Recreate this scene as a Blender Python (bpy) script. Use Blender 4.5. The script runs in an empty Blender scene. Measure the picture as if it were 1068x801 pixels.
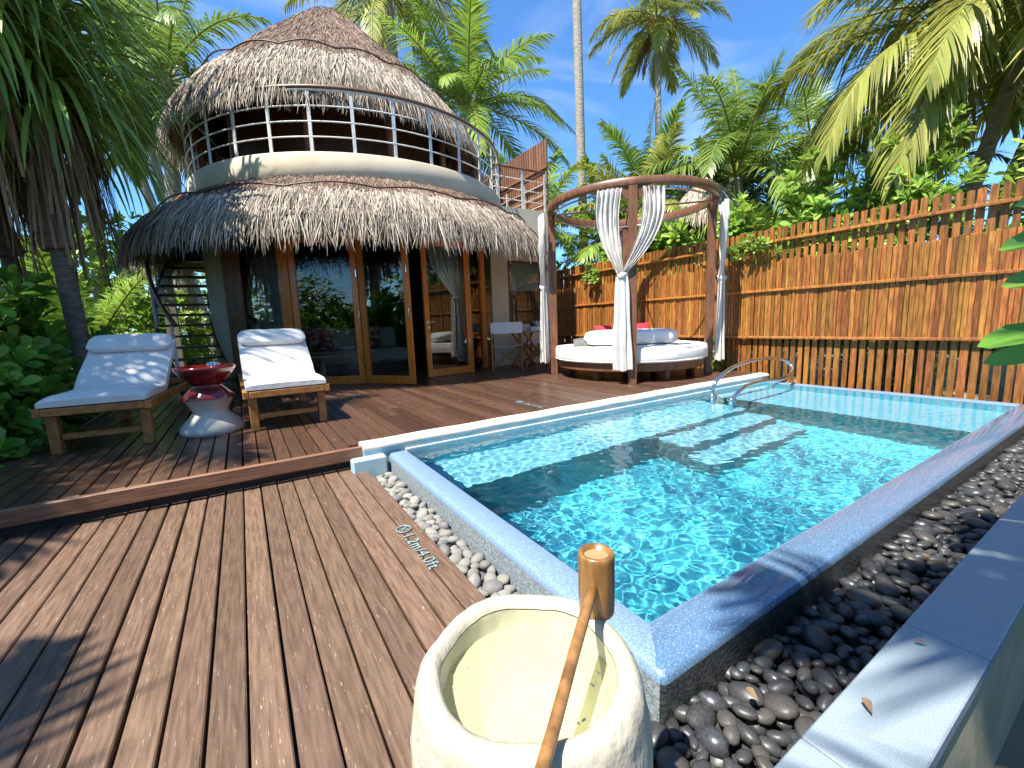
import bpy, math, random
import numpy as np
from mathutils import Vector, Matrix, noise as mnoise
R_ = math.radians
rnd = random.Random(7)
S = bpy.context.scene
COL = S.collection

# ------------------------------------------------------------------ helpers
class MB:
    def __init__(s): s.v = []; s.f = []; s.m = []; s.sm = []
    def add(s, vs, fs, mi=0, sm=False):
        o = len(s.v); s.v.extend(tuple(v) for v in vs)
        for f in fs:
            s.f.append(tuple(i + o for i in f)); s.m.append(mi); s.sm.append(sm)
    def box(s, x0, x1, y0, y1, z0, z1, mi=0):
        s.add([(x0,y0,z0),(x1,y0,z0),(x1,y1,z0),(x0,y1,z0),(x0,y0,z1),(x1,y0,z1),(x1,y1,z1),(x0,y1,z1)],
              [(0,3,2,1),(4,5,6,7),(0,1,5,4),(1,2,6,5),(2,3,7,6),(3,0,4,7)], mi)
    def cbox(s, x0, x1, y0, y1, z0, z1, c=.006, mi=0):
        # box with chamfered edges
        P = []
        for sx in (0,1):
            for sy in (0,1):
                for sz in (0,1):
                    x = (x0,x1)[sx]; y = (y0,y1)[sy]; z = (z0,z1)[sz]
                    dx = c*(1-2*sx); dy = c*(1-2*sy); dz = c*(1-2*sz)
                    P += [(x,y+dy,z+dz),(x+dx,y,z+dz),(x+dx,y+dy,z)]
        I = lambda sx,sy,sz,k: (sx*4+sy*2+sz)*3+k
        F = []
        for sx in (0,1):
            q=[I(sx,0,0,0),I(sx,1,0,0),I(sx,1,1,0),I(sx,0,1,0)]; F.append(q if sx else q[::-1])
        for sy in (0,1):
            q=[I(0,sy,0,1),I(0,sy,1,1),I(1,sy,1,1),I(1,sy,0,1)]; F.append(q if sy else q[::-1])
        for sz in (0,1):
            q=[I(0,0,sz,2),I(1,0,sz,2),I(1,1,sz,2),I(0,1,sz,2)]; F.append(q if sz else q[::-1])
        for sx in (0,1):
            for sy in (0,1):
                q=[I(sx,sy,0,0),I(sx,sy,1,0),I(sx,sy,1,1),I(sx,sy,0,1)]; F.append(q if (sx+sy)%2==0 else q[::-1])
        for sx in (0,1):
            for sz in (0,1):
                q=[I(sx,0,sz,0),I(sx,0,sz,2),I(sx,1,sz,2),I(sx,1,sz,0)]; F.append(q)
        for sy in (0,1):
            for sz in (0,1):
                q=[I(0,sy,sz,1),I(0,sy,sz,2),I(1,sy,sz,2),I(1,sy,sz,1)]; F.append(q)
        for sx in (0,1):
            for sy in (0,1):
                for sz in (0,1): F.append([I(sx,sy,sz,0),I(sx,sy,sz,1),I(sx,sy,sz,2)])
        s.add(P, F, mi)
    def obox(s, p, u, a, b, n0, n1, z0, z1, mi=0):
        # box along plan direction u from point p (2D), a..b along u, n0..n1 along left normal
        u = Vector((u[0],u[1])).normalized(); n = Vector((-u.y,u.x))
        q = []
        for z in (z0,z1):
            for (t,w) in ((a,n0),(b,n0),(b,n1),(a,n1)):
                q.append((p[0]+u.x*t+n.x*w, p[1]+u.y*t+n.y*w, z))
        s.add(q, [(0,3,2,1),(4,5,6,7),(0,1,5,4),(1,2,6,5),(2,3,7,6),(3,0,4,7)], mi)
    def bar(s, a, b, w, h, mi=0, up=(0,0,1)):
        a = Vector(a); b = Vector(b); d = (b-a).normalized(); up = Vector(up)
        sd = d.cross(up)
        if sd.length < 1e-4: sd = d.cross(Vector((1,0,0)))
        sd.normalize(); up = sd.cross(d).normalized()
        q = []
        for p in (a,b):
            for i,j in ((-1,-1),(1,-1),(1,1),(-1,1)):
                q.append(p + sd*i*w/2 + up*j*h/2)
        s.add(q, [(0,1,2,3),(7,6,5,4),(0,4,5,1),(1,5,6,2),(2,6,7,3),(3,7,4,0)], mi)
    def tube(s, pts, rad, n=8, mi=0, cap=True, sm=True, closed=False):
        pts = [Vector(p) for p in pts]; k = len(pts)
        if not hasattr(rad,'__len__'): rad = [rad]*k
        vs = []; fs = []; ref = None
        for i,p in enumerate(pts):
            if closed: d = pts[(i+1)%k]-pts[i-1]
            else: d = pts[min(i+1,k-1)] - pts[max(i-1,0)]
            d.normalize()
            if ref is None:
                ref = d.cross(Vector((0,0,1)))
                if ref.length < 1e-3: ref = d.cross(Vector((1,0,0)))
            ref = (ref - d*ref.dot(d)).normalized(); o = d.cross(ref)
            for j in range(n):
                a = 2*math.pi*j/n
                vs.append(p + (ref*math.cos(a)+o*math.sin(a))*rad[i])
        for i in range(k if closed else k-1):
            i2 = (i+1)%k
            for j in range(n):
                j2 = (j+1)%n
                fs.append((i*n+j, i*n+j2, i2*n+j2, i2*n+j))
        s.add(vs, fs, mi, sm)
        if cap and not closed:
            o = len(s.v)-len(vs)
            s.f.append(tuple(o+j for j in range(n))[::-1]); s.m.append(mi); s.sm.append(False)
            s.f.append(tuple(o+(k-1)*n+j for j in range(n))); s.m.append(mi); s.sm.append(False)
    def lathe(s, prof, c=(0,0,0), n=48, mi=0, sm=True, a0=0, a1=360, jitter=None):
        full = abs(a1-a0-360) < 1e-6
        N = n if full else n+1; vs = []; fs = []
        for r,z in prof:
            for j in range(N):
                a = R_(a0+(a1-a0)*j/n)
                rr, zz = (r,z) if jitter is None else jitter(r,z,a)
                vs.append((c[0]+rr*math.cos(a), c[1]+rr*math.sin(a), c[2]+zz))
        for i in range(len(prof)-1):
            for j in range(n):
                j2 = (j+1)%N if full else j+1
                fs.append((i*N+j, i*N+j2, (i+1)*N+j2, (i+1)*N+j))
        s.add(vs, fs, mi, sm)
    def grid(s, P, mi=0, sm=True):
        # P: 2D list of points
        r = len(P); c = len(P[0]); vs = [p for row in P for p in row]; fs = []
        for i in range(r-1):
            for j in range(c-1): fs.append((i*c+j, i*c+j+1, (i+1)*c+j+1, (i+1)*c+j))
        s.add(vs, fs, mi, sm)

def wloc(o):
    l = Vector((0,0,0))
    while o is not None: l = l + o.location; o = o.parent
    return l
def build(mb, name, mats, parent=None, origin=None):
    if not isinstance(mats,(list,tuple)): mats = [mats]
    off = wloc(parent) if parent is not None else Vector(origin or (0,0,0))
    me = bpy.data.meshes.new(name)
    vs = [(v[0]-off.x, v[1]-off.y, v[2]-off.z) for v in mb.v]
    me.from_pydata(vs, [], mb.f)
    for m in mats: me.materials.append(m)
    me.polygons.foreach_set('material_index', mb.m)
    me.polygons.foreach_set('use_smooth', mb.sm)
    me.update()
    o = bpy.data.objects.new(name, me); COL.objects.link(o)
    if parent is not None: o.parent = parent
    else: o.location = off
    return o
def empty(name, loc=(0,0,0)):
    o = bpy.data.objects.new(name, None); COL.objects.link(o); o.location = loc; o.empty_display_size = .1
    return o
def tag(o, label=None, cat=None, group=None, kind=None):
    if label: o['label'] = label
    if cat: o['category'] = cat
    if group: o['group'] = group
    if kind: o['kind'] = kind
    return o
def children(o): return [c for c in list(bpy.data.objects) if c.parent is o]
def copy_tree(o, parent=None):
    c = o.copy(); COL.objects.link(c); c.parent = parent
    for ch in children(o): copy_tree(ch, c)
    return c

# ------------------------------------------------------------------ materials
def newmat(name):
    m = bpy.data.materials.new(name); m.use_nodes = True
    nt = m.node_tree; nt.nodes.clear()
    return m, nt, nt.nodes, nt.links
def M(name, col, col2=None, rough=.6, nscale=6, stretch=(1,1,1), bump=0., bscale=None, isl=0., metal=0.,
      transl=0., spec=.5, detail=6, ramp=(.35,.65), coat=0., spots=None, bdist=.01, huej=0.):
    m, nt, N, L = newmat(name)
    out = N.new('ShaderNodeOutputMaterial'); b = N.new('ShaderNodeBsdfPrincipled')
    b.inputs['Roughness'].default_value = rough; b.inputs['Metallic'].default_value = metal
    b.inputs['Specular IOR Level'].default_value = spec; b.inputs['Coat Weight'].default_value = coat
    b.inputs['Coat Roughness'].default_value = .08
    tc = N.new('ShaderNodeTexCoord'); mp = N.new('ShaderNodeMapping'); mp.inputs['Scale'].default_value = stretch
    L.new(tc.outputs['Object'], mp.inputs['Vector'])
    geo = N.new('ShaderNodeNewGeometry')
    vec = mp.outputs['Vector']
    if isl:
        ad = N.new('ShaderNodeVectorMath'); ad.operation = 'MULTIPLY_ADD'
        cb = N.new('ShaderNodeCombineXYZ')
        for k in range(3): L.new(geo.outputs['Random Per Island'], cb.inputs[k])
        ad.inputs[1].default_value = (37,53,71); L.new(cb.outputs[0], ad.inputs[0]); L.new(vec, ad.inputs[2]); vec = ad.outputs[0]
    nz = N.new('ShaderNodeTexNoise'); nz.inputs['Scale'].default_value = nscale; nz.inputs['Detail'].default_value = detail
    L.new(vec, nz.inputs['Vector'])
    rp = N.new('ShaderNodeMapRange'); rp.inputs['From Min'].default_value = ramp[0]; rp.inputs['From Max'].default_value = ramp[1]
    L.new(nz.outputs['Fac'], rp.inputs['Value'])
    mix = N.new('ShaderNodeMix'); mix.data_type = 'RGBA'
    mix.inputs['A'].default_value = (*col,1); mix.inputs['B'].default_value = (*(col2 or tuple(c*.7 for c in col)),1)
    L.new(rp.outputs[0], mix.inputs['Factor']); c = mix.outputs['Result']
    if spots:   # (colour, scale, threshold, stretch)
        sc, ss, th, st = spots
        m2 = N.new('ShaderNodeMapping'); m2.inputs['Scale'].default_value = st; L.new(tc.outputs['Object'], m2.inputs['Vector'])
        n2 = N.new('ShaderNodeTexNoise'); n2.inputs['Scale'].default_value = ss; n2.inputs['Detail'].default_value = 4
        v2 = m2.outputs[0]
        if isl:
            a2 = N.new('ShaderNodeVectorMath'); a2.operation = 'MULTIPLY_ADD'; a2.inputs[1].default_value = (37,53,71)
            L.new(cb.outputs[0], a2.inputs[0]); L.new(v2, a2.inputs[2]); v2 = a2.outputs[0]
        L.new(v2, n2.inputs['Vector'])
        r2 = N.new('ShaderNodeMapRange'); r2.inputs['From Min'].default_value = th; r2.inputs['From Max'].default_value = th+.05
        L.new(n2.outputs['Fac'], r2.inputs['Value'])
        mx = N.new('ShaderNodeMix'); mx.data_type = 'RGBA'; mx.inputs['B'].default_value = (*sc,1)
        L.new(r2.outputs[0], mx.inputs['Factor']); L.new(c, mx.inputs['A']); c = mx.outputs['Result']
    if isl:
        hs = N.new('ShaderNodeHueSaturation'); mr = N.new('ShaderNodeMapRange')
        mr.inputs['To Min'].default_value = 1-isl; mr.inputs['To Max'].default_value = 1+isl
        L.new(geo.outputs['Random Per Island'], mr.inputs['Value']); L.new(mr.outputs[0], hs.inputs['Value'])
        if huej:
            wn = N.new('ShaderNodeTexWhiteNoise'); wn.noise_dimensions = '1D'; L.new(geo.outputs['Random Per Island'], wn.inputs['W'])
            mh = N.new('ShaderNodeMapRange'); mh.inputs['To Min'].default_value = .5-huej; mh.inputs['To Max'].default_value = .5+huej
            L.new(wn.outputs['Value'], mh.inputs['Value']); L.new(mh.outputs[0], hs.inputs['Hue'])
        L.new(c, hs.inputs['Color']); c = hs.outputs[0]
    L.new(c, b.inputs['Base Color'])
    if bump:
        bp = N.new('ShaderNodeBump'); bp.inputs['Strength'].default_value = bump; bp.inputs['Distance'].default_value = bdist
        if bscale:
            n3 = N.new('ShaderNodeTexNoise'); n3.inputs['Scale'].default_value = bscale; n3.inputs['Detail'].default_value = 5
            L.new(vec, n3.inputs['Vector']); L.new(n3.outputs['Fac'], bp.inputs['Height'])
        else: L.new(nz.outputs['Fac'], bp.inputs['Height'])
        L.new(bp.outputs[0], b.inputs['Normal'])
    sh = b.outputs[0]
    if transl:
        t = N.new('ShaderNodeBsdfTranslucent'); L.new(c, t.inputs['Color']); ms = N.new('ShaderNodeMixShader')
        ms.inputs[0].default_value = transl; L.new(b.outputs[0], ms.inputs[1]); L.new(t.outputs[0], ms.inputs[2]); sh = ms.outputs[0]
    L.new(sh, out.inputs['Surface'])
    return m
def glassmat(name, ior=1.5, tint=(.92,.95,.94), boost=1.0):
    m, nt, N, L = newmat(name)
    out = N.new('ShaderNodeOutputMaterial'); t = N.new('ShaderNodeBsdfTransparent'); g = N.new('ShaderNodeBsdfGlossy')
    t.inputs[0].default_value = (*tint,1); g.inputs['Roughness'].default_value = .0
    f = N.new('ShaderNodeFresnel'); f.inputs['IOR'].default_value = ior
    ms = N.new('ShaderNodeMixShader'); mu = N.new('ShaderNodeMath'); mu.operation = 'MULTIPLY'; mu.inputs[1].default_value = boost; mu.use_clamp = True
    L.new(f.outputs[0], mu.inputs[0]); L.new(mu.outputs[0], ms.inputs[0]); L.new(t.outputs[0], ms.inputs[1]); L.new(g.outputs[0], ms.inputs[2])
    L.new(ms.outputs[0], out.inputs['Surface'])
    return m

K = {}
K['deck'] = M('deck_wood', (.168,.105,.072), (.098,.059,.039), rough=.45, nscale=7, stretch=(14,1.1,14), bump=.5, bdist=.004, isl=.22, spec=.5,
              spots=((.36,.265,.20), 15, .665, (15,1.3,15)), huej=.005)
K['deck_up'] = M('upper_deck_wood', (.10,.053,.034), (.058,.03,.02), rough=.3, nscale=7, stretch=(14,1.2,14), bump=.3, bdist=.004, isl=.3, spec=.5,  # base colour darkened to carry the shade lying on the upper deck
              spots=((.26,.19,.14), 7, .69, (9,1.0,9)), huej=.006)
K['fascia'] = M('fascia_wood', (.26,.125,.07), (.16,.075,.042), rough=.45, nscale=5, stretch=(1,12,12), bump=.2)
K['fence'] = M('fence_wood', (.37,.148,.03), (.17,.062,.013), rough=.45, nscale=5, stretch=(10,10,1.2), bump=.35, bdist=.004, isl=.42, huej=.012, spots=((.13,.05,.014), 7, .66, (8,8,.9)))
K['screen'] = M('screen_wood', (.26,.12,.06), (.15,.07,.04), rough=.55, nscale=6, stretch=(10,10,1), bump=.2, isl=.25)
K['door'] = M('door_wood', (.70,.215,.026), (.50,.135,.016), rough=.3, nscale=5, stretch=(12,12,1.2), bump=.08, bdist=.002, coat=.25)
K['dkwood'] = M('dark_wood', (.09,.04,.022), (.05,.022,.013), rough=.4, nscale=5, stretch=(8,8,1), bump=.1)
K['bedwood'] = M('bed_wood', (.2,.085,.04), (.12,.05,.025), rough=.38, nscale=5, stretch=(3,3,1), bump=.15, bdist=.003)
K['teak'] = M('teak_wood', (.40,.175,.045), (.25,.10,.026), rough=.42, nscale=6, stretch=(3,3,3), bump=.12, bdist=.003, isl=.15)
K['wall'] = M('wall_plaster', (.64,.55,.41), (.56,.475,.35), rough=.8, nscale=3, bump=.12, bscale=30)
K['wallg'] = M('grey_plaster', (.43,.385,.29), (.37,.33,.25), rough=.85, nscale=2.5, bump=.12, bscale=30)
K['thatch'] = M('thatch_straw', (.47,.405,.33), (.25,.20,.155), rough=.85, nscale=5, isl=.5, spec=.2, huej=.01)
K['thatchb'] = M('thatch_bed', (.14,.10,.075), (.07,.05,.035), rough=.9, nscale=18, bump=.9, bdist=.05, spec=.1)
K['thatchs'] = M('thatch_short_straw', (.30,.215,.165), (.17,.115,.085), rough=.88, nscale=4, isl=.45, spec=.15, huej=.012)
K['white_metal'] = M('white_metal', (.68,.68,.66), (.55,.55,.53), rough=.4, nscale=12)
K['steel'] = M('steel', (.72,.72,.72), (.65,.65,.65), rough=.12, metal=1.0, nscale=3)
K['fabric'] = M('white_fabric', (.72,.70,.67), (.64,.62,.585), rough=.9, nscale=5, bump=.4, bscale=15, bdist=.012, spec=.2)
K['curtain'] = M('curtain_cloth', (.78,.76,.73), (.70,.68,.65), rough=.9, nscale=8, transl=.25, spec=.15)
K['sheer'] = M('sheer_cloth', (.62,.62,.58), (.5,.5,.46), rough=.9, nscale=8, transl=.35, spec=.1)
K['cushion'] = M('cushion_cloth', (.76,.74,.71), (.70,.68,.65), rough=.88, nscale=4, bump=.4, bscale=12, bdist=.014, spec=.2)
K['red'] = M('red_cloth', (.62,.025,.045), (.48,.015,.03), rough=.8, nscale=9)
K['greycloth'] = M('grey_cloth', (.16,.155,.15), (.10,.10,.095), rough=.9)
K['redglaze'] = M('red_glaze', (.15,.010,.012), (.075,.006,.008), rough=.12, nscale=5, coat=.5)
K['stone'] = M('stool_stone', (.58,.55,.49), (.46,.43,.38), rough=.6, nscale=8, bump=.1)
K['terrazzo'] = M('terrazzo', (.19,.285,.42), (.13,.21,.33), rough=.36, nscale=130, ramp=(.4,.6), detail=2, bump=.08, bdist=.002,
                  spots=((.36,.45,.56), 170, .62, (1,1,1)))
K['wetrim'] = M('wet_terrazzo', (.11,.20,.33), (.075,.145,.26), rough=.12, nscale=130, ramp=(.4,.6), detail=2, coat=.6, spots=((.32,.41,.52), 170, .62, (1,1,1)))
K['wetwall'] = M('wet_terrazzo_wall', (.045,.052,.055), (.018,.022,.025), rough=.28, nscale=90, ramp=(.38,.62), detail=3, bump=.9, bdist=.006)
K['terrawall'] = M('rough_terrazzo', (.25,.29,.31), (.14,.17,.19), rough=.5, nscale=90, ramp=(.38,.62), detail=3, bump=.8, bdist=.006)
K['slab'] = M('granite_slab', (.27,.33,.385), (.21,.265,.315), rough=.55, nscale=330, ramp=(.4,.6), detail=3, bump=.06, bdist=.002,
              spots=((.44,.48,.5), 14, .76, (1,1,1)))
K['slabwall'] = M('slab_wall', (.44,.39,.26), (.34,.30,.19), rough=.85, nscale=6, bump=.2, bscale=25)
K['floortile'] = M('pool_floor_tile', (.12,.65,.79), (.08,.57,.72), rough=.5, nscale=60, ramp=(.35,.65), detail=3)
K['pooltile'] = M('pool_tile', (.25,.55,.67), (.18,.47,.60), rough=.5, nscale=60, ramp=(.35,.65), detail=3)
K['riser_shaded'] = M('pool_riser_shaded', (.10,.31,.35), (.06,.23,.27), rough=.5, nscale=60)  # pool tile darkened in its colour where upright faces get no sun
K['coping'] = M('white_coping', (.72,.69,.61), (.6,.56,.48), rough=.6, nscale=7, bump=.15, bscale=40)
K['bluepaint'] = M('blue_paint', (.34,.50,.58), (.5,.55,.55), rough=.5, nscale=5, ramp=(.45,.6))
K['pebd'] = M('dark_pebble', (.055,.056,.059), (.03,.031,.034), rough=.42, nscale=9, isl=.0, bump=.08, bscale=60, bdist=.002)
K['pebd2'] = M('brown_pebble', (.078,.073,.068), (.048,.045,.042), rough=.45, nscale=11, bump=.08, bscale=60, bdist=.002)
K['pebd3'] = M('slate_pebble', (.055,.06,.07), (.03,.032,.038), rough=.3, nscale=7, bump=.08, bscale=60, bdist=.002)
K['pebg'] = M('grey_pebble', (.225,.218,.20), (.17,.165,.152), rough=.75, nscale=8, bump=.08, bscale=60, bdist=.002)
K['pebg2'] = M('pale_pebble', (.28,.27,.25), (.21,.205,.19), rough=.75, nscale=8, bump=.08, bscale=60, bdist=.002)
K['pebg3'] = M('mid_grey_pebble', (.17,.168,.162), (.125,.122,.12), rough=.7, nscale=8, bump=.08, bscale=60, bdist=.002)
K['soil'] = M('soil', (.05,.045,.04), (.025,.022,.02), rough=.9, nscale=12, bump=.5)
K['sand'] = M('sand', (.22,.19,.13), (.10,.10,.05), rough=.95, nscale=1.2, bump=.3, bscale=10)
K['bowl'] = M('bowl_stone', (.475,.44,.36), (.40,.365,.29), rough=.72, nscale=6, bump=.6, bscale=34, bdist=.010, spots=((.50,.43,.31), 5, .60, (1,1,.45)))
K['bowlin'] = M('bowl_inside', (.60,.575,.42), (.44,.42,.28), rough=.6, nscale=9, bump=.2, bscale=30)
K['bamboo'] = M('bamboo', (.30,.15,.05), (.15,.07,.022), rough=.33, nscale=6, stretch=(9,9,1.5), bump=.08, coat=.2)
K['bambooend'] = M('bamboo_end', (.36,.22,.11), (.2,.12,.06), rough=.6, nscale=16)
K['glass'] = glassmat('door_glass', 1.5, (.86,.89,.88), 1.5)
K['clearglass'] = glassmat('clear_glass', 1.45, (.95,.97,.97), 1)
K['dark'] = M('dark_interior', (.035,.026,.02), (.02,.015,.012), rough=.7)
K['blind'] = M('blind_cloth', (.42,.42,.36), (.36,.36,.31), rough=.9)
K['trunk'] = M('palm_bark', (.42,.375,.31), (.24,.205,.165), rough=.9, nscale=5, stretch=(2,2,9), bump=.6, bdist=.02)
K['trunkd'] = M('dark_bark', (.24,.20,.16), (.13,.105,.085), rough=.9, nscale=5, stretch=(2,2,9), bump=.6, bdist=.02)
K['frond'] = M('palm_leaf', (.20,.29,.05), (.13,.215,.035), rough=.40, nscale=1.5, isl=.35, transl=.38, huej=.02, spec=.5)
K['frondy'] = M('yellowish_palm_leaf', (.38,.37,.08), (.25,.29,.055), rough=.42, nscale=1.2, isl=.3, transl=.36, huej=.02)
K['frondb'] = M('fresh_palm_leaf', (.29,.40,.055), (.19,.31,.045), rough=.42, nscale=1.2, isl=.3, transl=.35, huej=.02)
K['fronddead'] = M('dry_palm_leaf', (.26,.17,.09), (.16,.10,.055), rough=.8, nscale=2, isl=.35, transl=.15)
K['pand'] = M('strap_leaf', (.27,.38,.07), (.17,.28,.05), rough=.33, nscale=1.5, isl=.4, transl=.38, huej=.02)
K['bush'] = M('glossy_leaf', (.19,.37,.04), (.12,.27,.03), rough=.32, nscale=2, isl=.45, transl=.38, huej=.032)
K['hedge'] = M('hedge_leaf', (.33,.47,.085), (.23,.37,.06), rough=.38, nscale=2, isl=.4, transl=.38, huej=.025)
K['wood_far'] = M('thicket_leaf', (.24,.34,.065), (.15,.24,.045), rough=.5, nscale=.6, isl=.5, transl=.25, huej=.03)
K['twig'] = M('twig', (.16,.12,.08), (.1,.075,.05), rough=.9)
K['text'] = M('faded_paint', (.20,.36,.40), (.17,.23,.24), rough=.6)
K['black'] = M('black_twig', (.015,.013,.012), rough=.6)
K['tread'] = M('tread_wood', (.06,.038,.025), (.035,.02,.014), rough=.5)
K['navy'] = M('stringer_paint', (.045,.06,.10), (.03,.035,.05), rough=.45)
K['gloss_fruit'] = M('orange_fruit', (.6,.22,.03), (.5,.16,.02), rough=.5)
K['sofa'] = M('sofa_cloth', (.5,.48,.44), (.42,.4,.37), rough=.9)
K['coral'] = M('coral_cushion', (.30,.035,.03), (.55,.5,.45), rough=.9, nscale=9, ramp=(.52,.56))

# ------------------------------------------------------------------ camera, world, sun
f_px = 446.077
rows = ((0.8479,-0.5292,-0.0316),)
yaw, pitch, roll = 0.558063932, -0.143638493, -0.0372517549
cy, sy = math.cos(yaw), math.sin(yaw)
fw = Vector((sy*math.cos(pitch), cy*math.cos(pitch), math.sin(pitch))); rt = Vector((cy,-sy,0)); up = rt.cross(fw)
c_, s_ = math.cos(roll), math.sin(roll)
r2 = rt*c_ + up*s_; u2 = up*c_ - rt*s_
cam = bpy.data.cameras.new('camera'); cam.sensor_width = 36; cam.lens = f_px/1068*36; cam.clip_start = .02; cam.clip_end = 2000
co = bpy.data.objects.new('camera', cam); COL.objects.link(co)
mw = Matrix(((r2.x,u2.x,-fw.x,0),(r2.y,u2.y,-fw.y,0),(r2.z,u2.z,-fw.z,1.0),(0,0,0,1)))
co.matrix_world = mw; S.camera = co

SUN_EL = R_(62); sdx, sdy = -.976, -.216
SUN_AZ = math.atan2(sdx, sdy)
sunv = Vector((sdx*math.cos(SUN_EL), sdy*math.cos(SUN_EL), math.sin(SUN_EL))).normalized()
w = bpy.data.worlds.new('World'); S.world = w; w.use_nodes = True
nt = w.node_tree; nt.nodes.clear()
sky = nt.nodes.new('ShaderNodeTexSky'); sky.sky_type = 'NISHITA'; sky.sun_disc = False
sky.sun_elevation = SUN_EL; sky.sun_rotation = SUN_AZ % (2*math.pi); sky.altitude = 0; sky.air_density = 1.0; sky.dust_density = .3; sky.ozone_density = 4.0
bg = nt.nodes.new('ShaderNodeBackground'); bg.inputs[1].default_value = .112
wo = nt.nodes.new('ShaderNodeOutputWorld'); tint = nt.nodes.new('ShaderNodeMix'); tint.data_type = 'RGBA'; tint.blend_type = 'MULTIPLY'; tint.inputs['Factor'].default_value = 1; tint.inputs['B'].default_value = (.54,.87,1.13,1)
nt.links.new(sky.outputs[0], tint.inputs['A']); tcw = nt.nodes.new('ShaderNodeTexCoord'); mpw = nt.nodes.new('ShaderNodeMapping'); mpw.inputs['Scale'].default_value = (1.2,2.2,5.0)
nzw = nt.nodes.new('ShaderNodeTexNoise'); nzw.inputs['Scale'].default_value = 2.1; nzw.inputs['Detail'].default_value = 9; nzw.inputs['Distortion'].default_value = .7
mrw = nt.nodes.new('ShaderNodeMapRange'); mrw.inputs['From Min'].default_value = .50; mrw.inputs['From Max'].default_value = .80; mrw.inputs['To Max'].default_value = .24
mxw = nt.nodes.new('ShaderNodeMix'); mxw.data_type = 'RGBA'; mxw.inputs['B'].default_value = (6.0,6.4,7.0,1)
nt.links.new(tcw.outputs['Generated'], mpw.inputs['Vector']); nt.links.new(mpw.outputs[0], nzw.inputs['Vector']); nt.links.new(nzw.outputs['Fac'], mrw.inputs['Value'])
nt.links.new(mrw.outputs[0], mxw.inputs['Factor']); nt.links.new(tint.outputs['Result'], mxw.inputs['A']); nt.links.new(mxw.outputs['Result'], bg.inputs[0]); nt.links.new(bg.outputs[0], wo.inputs[0])
sl = bpy.data.lights.new('sun','SUN'); sl.energy = 5.0; sl.angle = R_(.5); sl.color = (1,.94,.82)
so = bpy.data.objects.new('sun', sl); COL.objects.link(so); so.rotation_euler = sunv.to_track_quat('Z','Y').to_euler(); so.location = (-20,-5,25)
S.view_settings.view_transform = 'Standard'; S.view_settings.look = 'None'; S.view_settings.gamma = 1
S.view_settings.use_curve_mapping = False; S.view_settings.exposure = 1.2

# ------------------------------------------------------------------ ground, decks
PX0, PX1, PY0, PY1 = .829, 6.02, .642, 3.19    # outer box of the pool
def ground():
    mb = MB(); z = -.32; L = 300
    xs = [-L,PX0+.03,PX1-.03,L]; ys = [-L,PY0+.03,PY1-.03,L]
    for i in range(3):
        for j in range(3):
            if i == 1 and j == 1: continue
            mb.add([(xs[i],ys[j],z),(xs[i+1],ys[j],z),(xs[i+1],ys[j+1],z),(xs[i],ys[j+1],z)], [(0,1,2,3)])
    return tag(build(mb,'ground',K['sand']), kind='structure')
ground()
def plank(mb, x0, x1, y0, y1, z0, z1, c=.004):
    # board split along its length so that it can cup and warp very slightly
    mb.cbox(x0, x1, y0, y1, z0, z1, c)
mb = MB(); x = .663; pitch_b = .0945
while x > -4.2:
    g = .006 + rnd.random()*.006
    dz = rnd.uniform(-.0035,.0015)
    y = -2.2
    joints = [y] + ([rnd.uniform(-.5,2.5)] if (x < -1.2 and rnd.random() < .5) else []) + [4.0]
    for a,b in zip(joints, joints[1:]): plank(mb, x-pitch_b+g, x, a+.002, b-.002 if b < 4 else 3.12+.5, -.028+dz, dz)
    x -= pitch_b
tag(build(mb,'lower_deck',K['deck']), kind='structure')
mb = MB()
mb.box(-4.2,.655,-2.2,3.6,-.30,-.045)
tag(build(mb,'deck_underlayer',K['soil']), kind='structure')
mb = MB(); x = 6.25; k = 0
while x > -1.6:
    g = .006 + rnd.random()*.004; dz = rnd.uniform(-.0025,.001)
    y0 = 3.235 if x > .665 else 3.16
    cuts = sorted([y0, 8.9] + [rnd.uniform(y0+.6, 8.5) for _ in range(2)])
    for a,b in zip(cuts, cuts[1:]): plank(mb, x-pitch_b+g, x, a+.002, b-.001, .122+dz, .15+dz)
    x -= pitch_b
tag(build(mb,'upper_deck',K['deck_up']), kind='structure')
mb = MB(); mb.box(-1.6,.665,3.6,8.9,-.3,.10); mb.box(.665,6.25,3.24,8.9,-.3,.10); mb.box(6.25,6.40,3.0,8.9,-.3,.05)
tag(build(mb,'upper_deck_underlayer',K['soil']), kind='structure')
mb = MB(); mb.cbox(-2.4,.668,3.118,3.155,.062,.152,.005)
tag(build(mb,'deck_step_fascia',K['fascia']), kind='structure')
mb = MB(); mb.box(-4.2,.62,3.19,3.3,-.3,.115)  # near-black board standing in for the shaded gap under the step overhang
tag(build(mb,'step_gap_shade',K['dark']), kind='structure')

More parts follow.
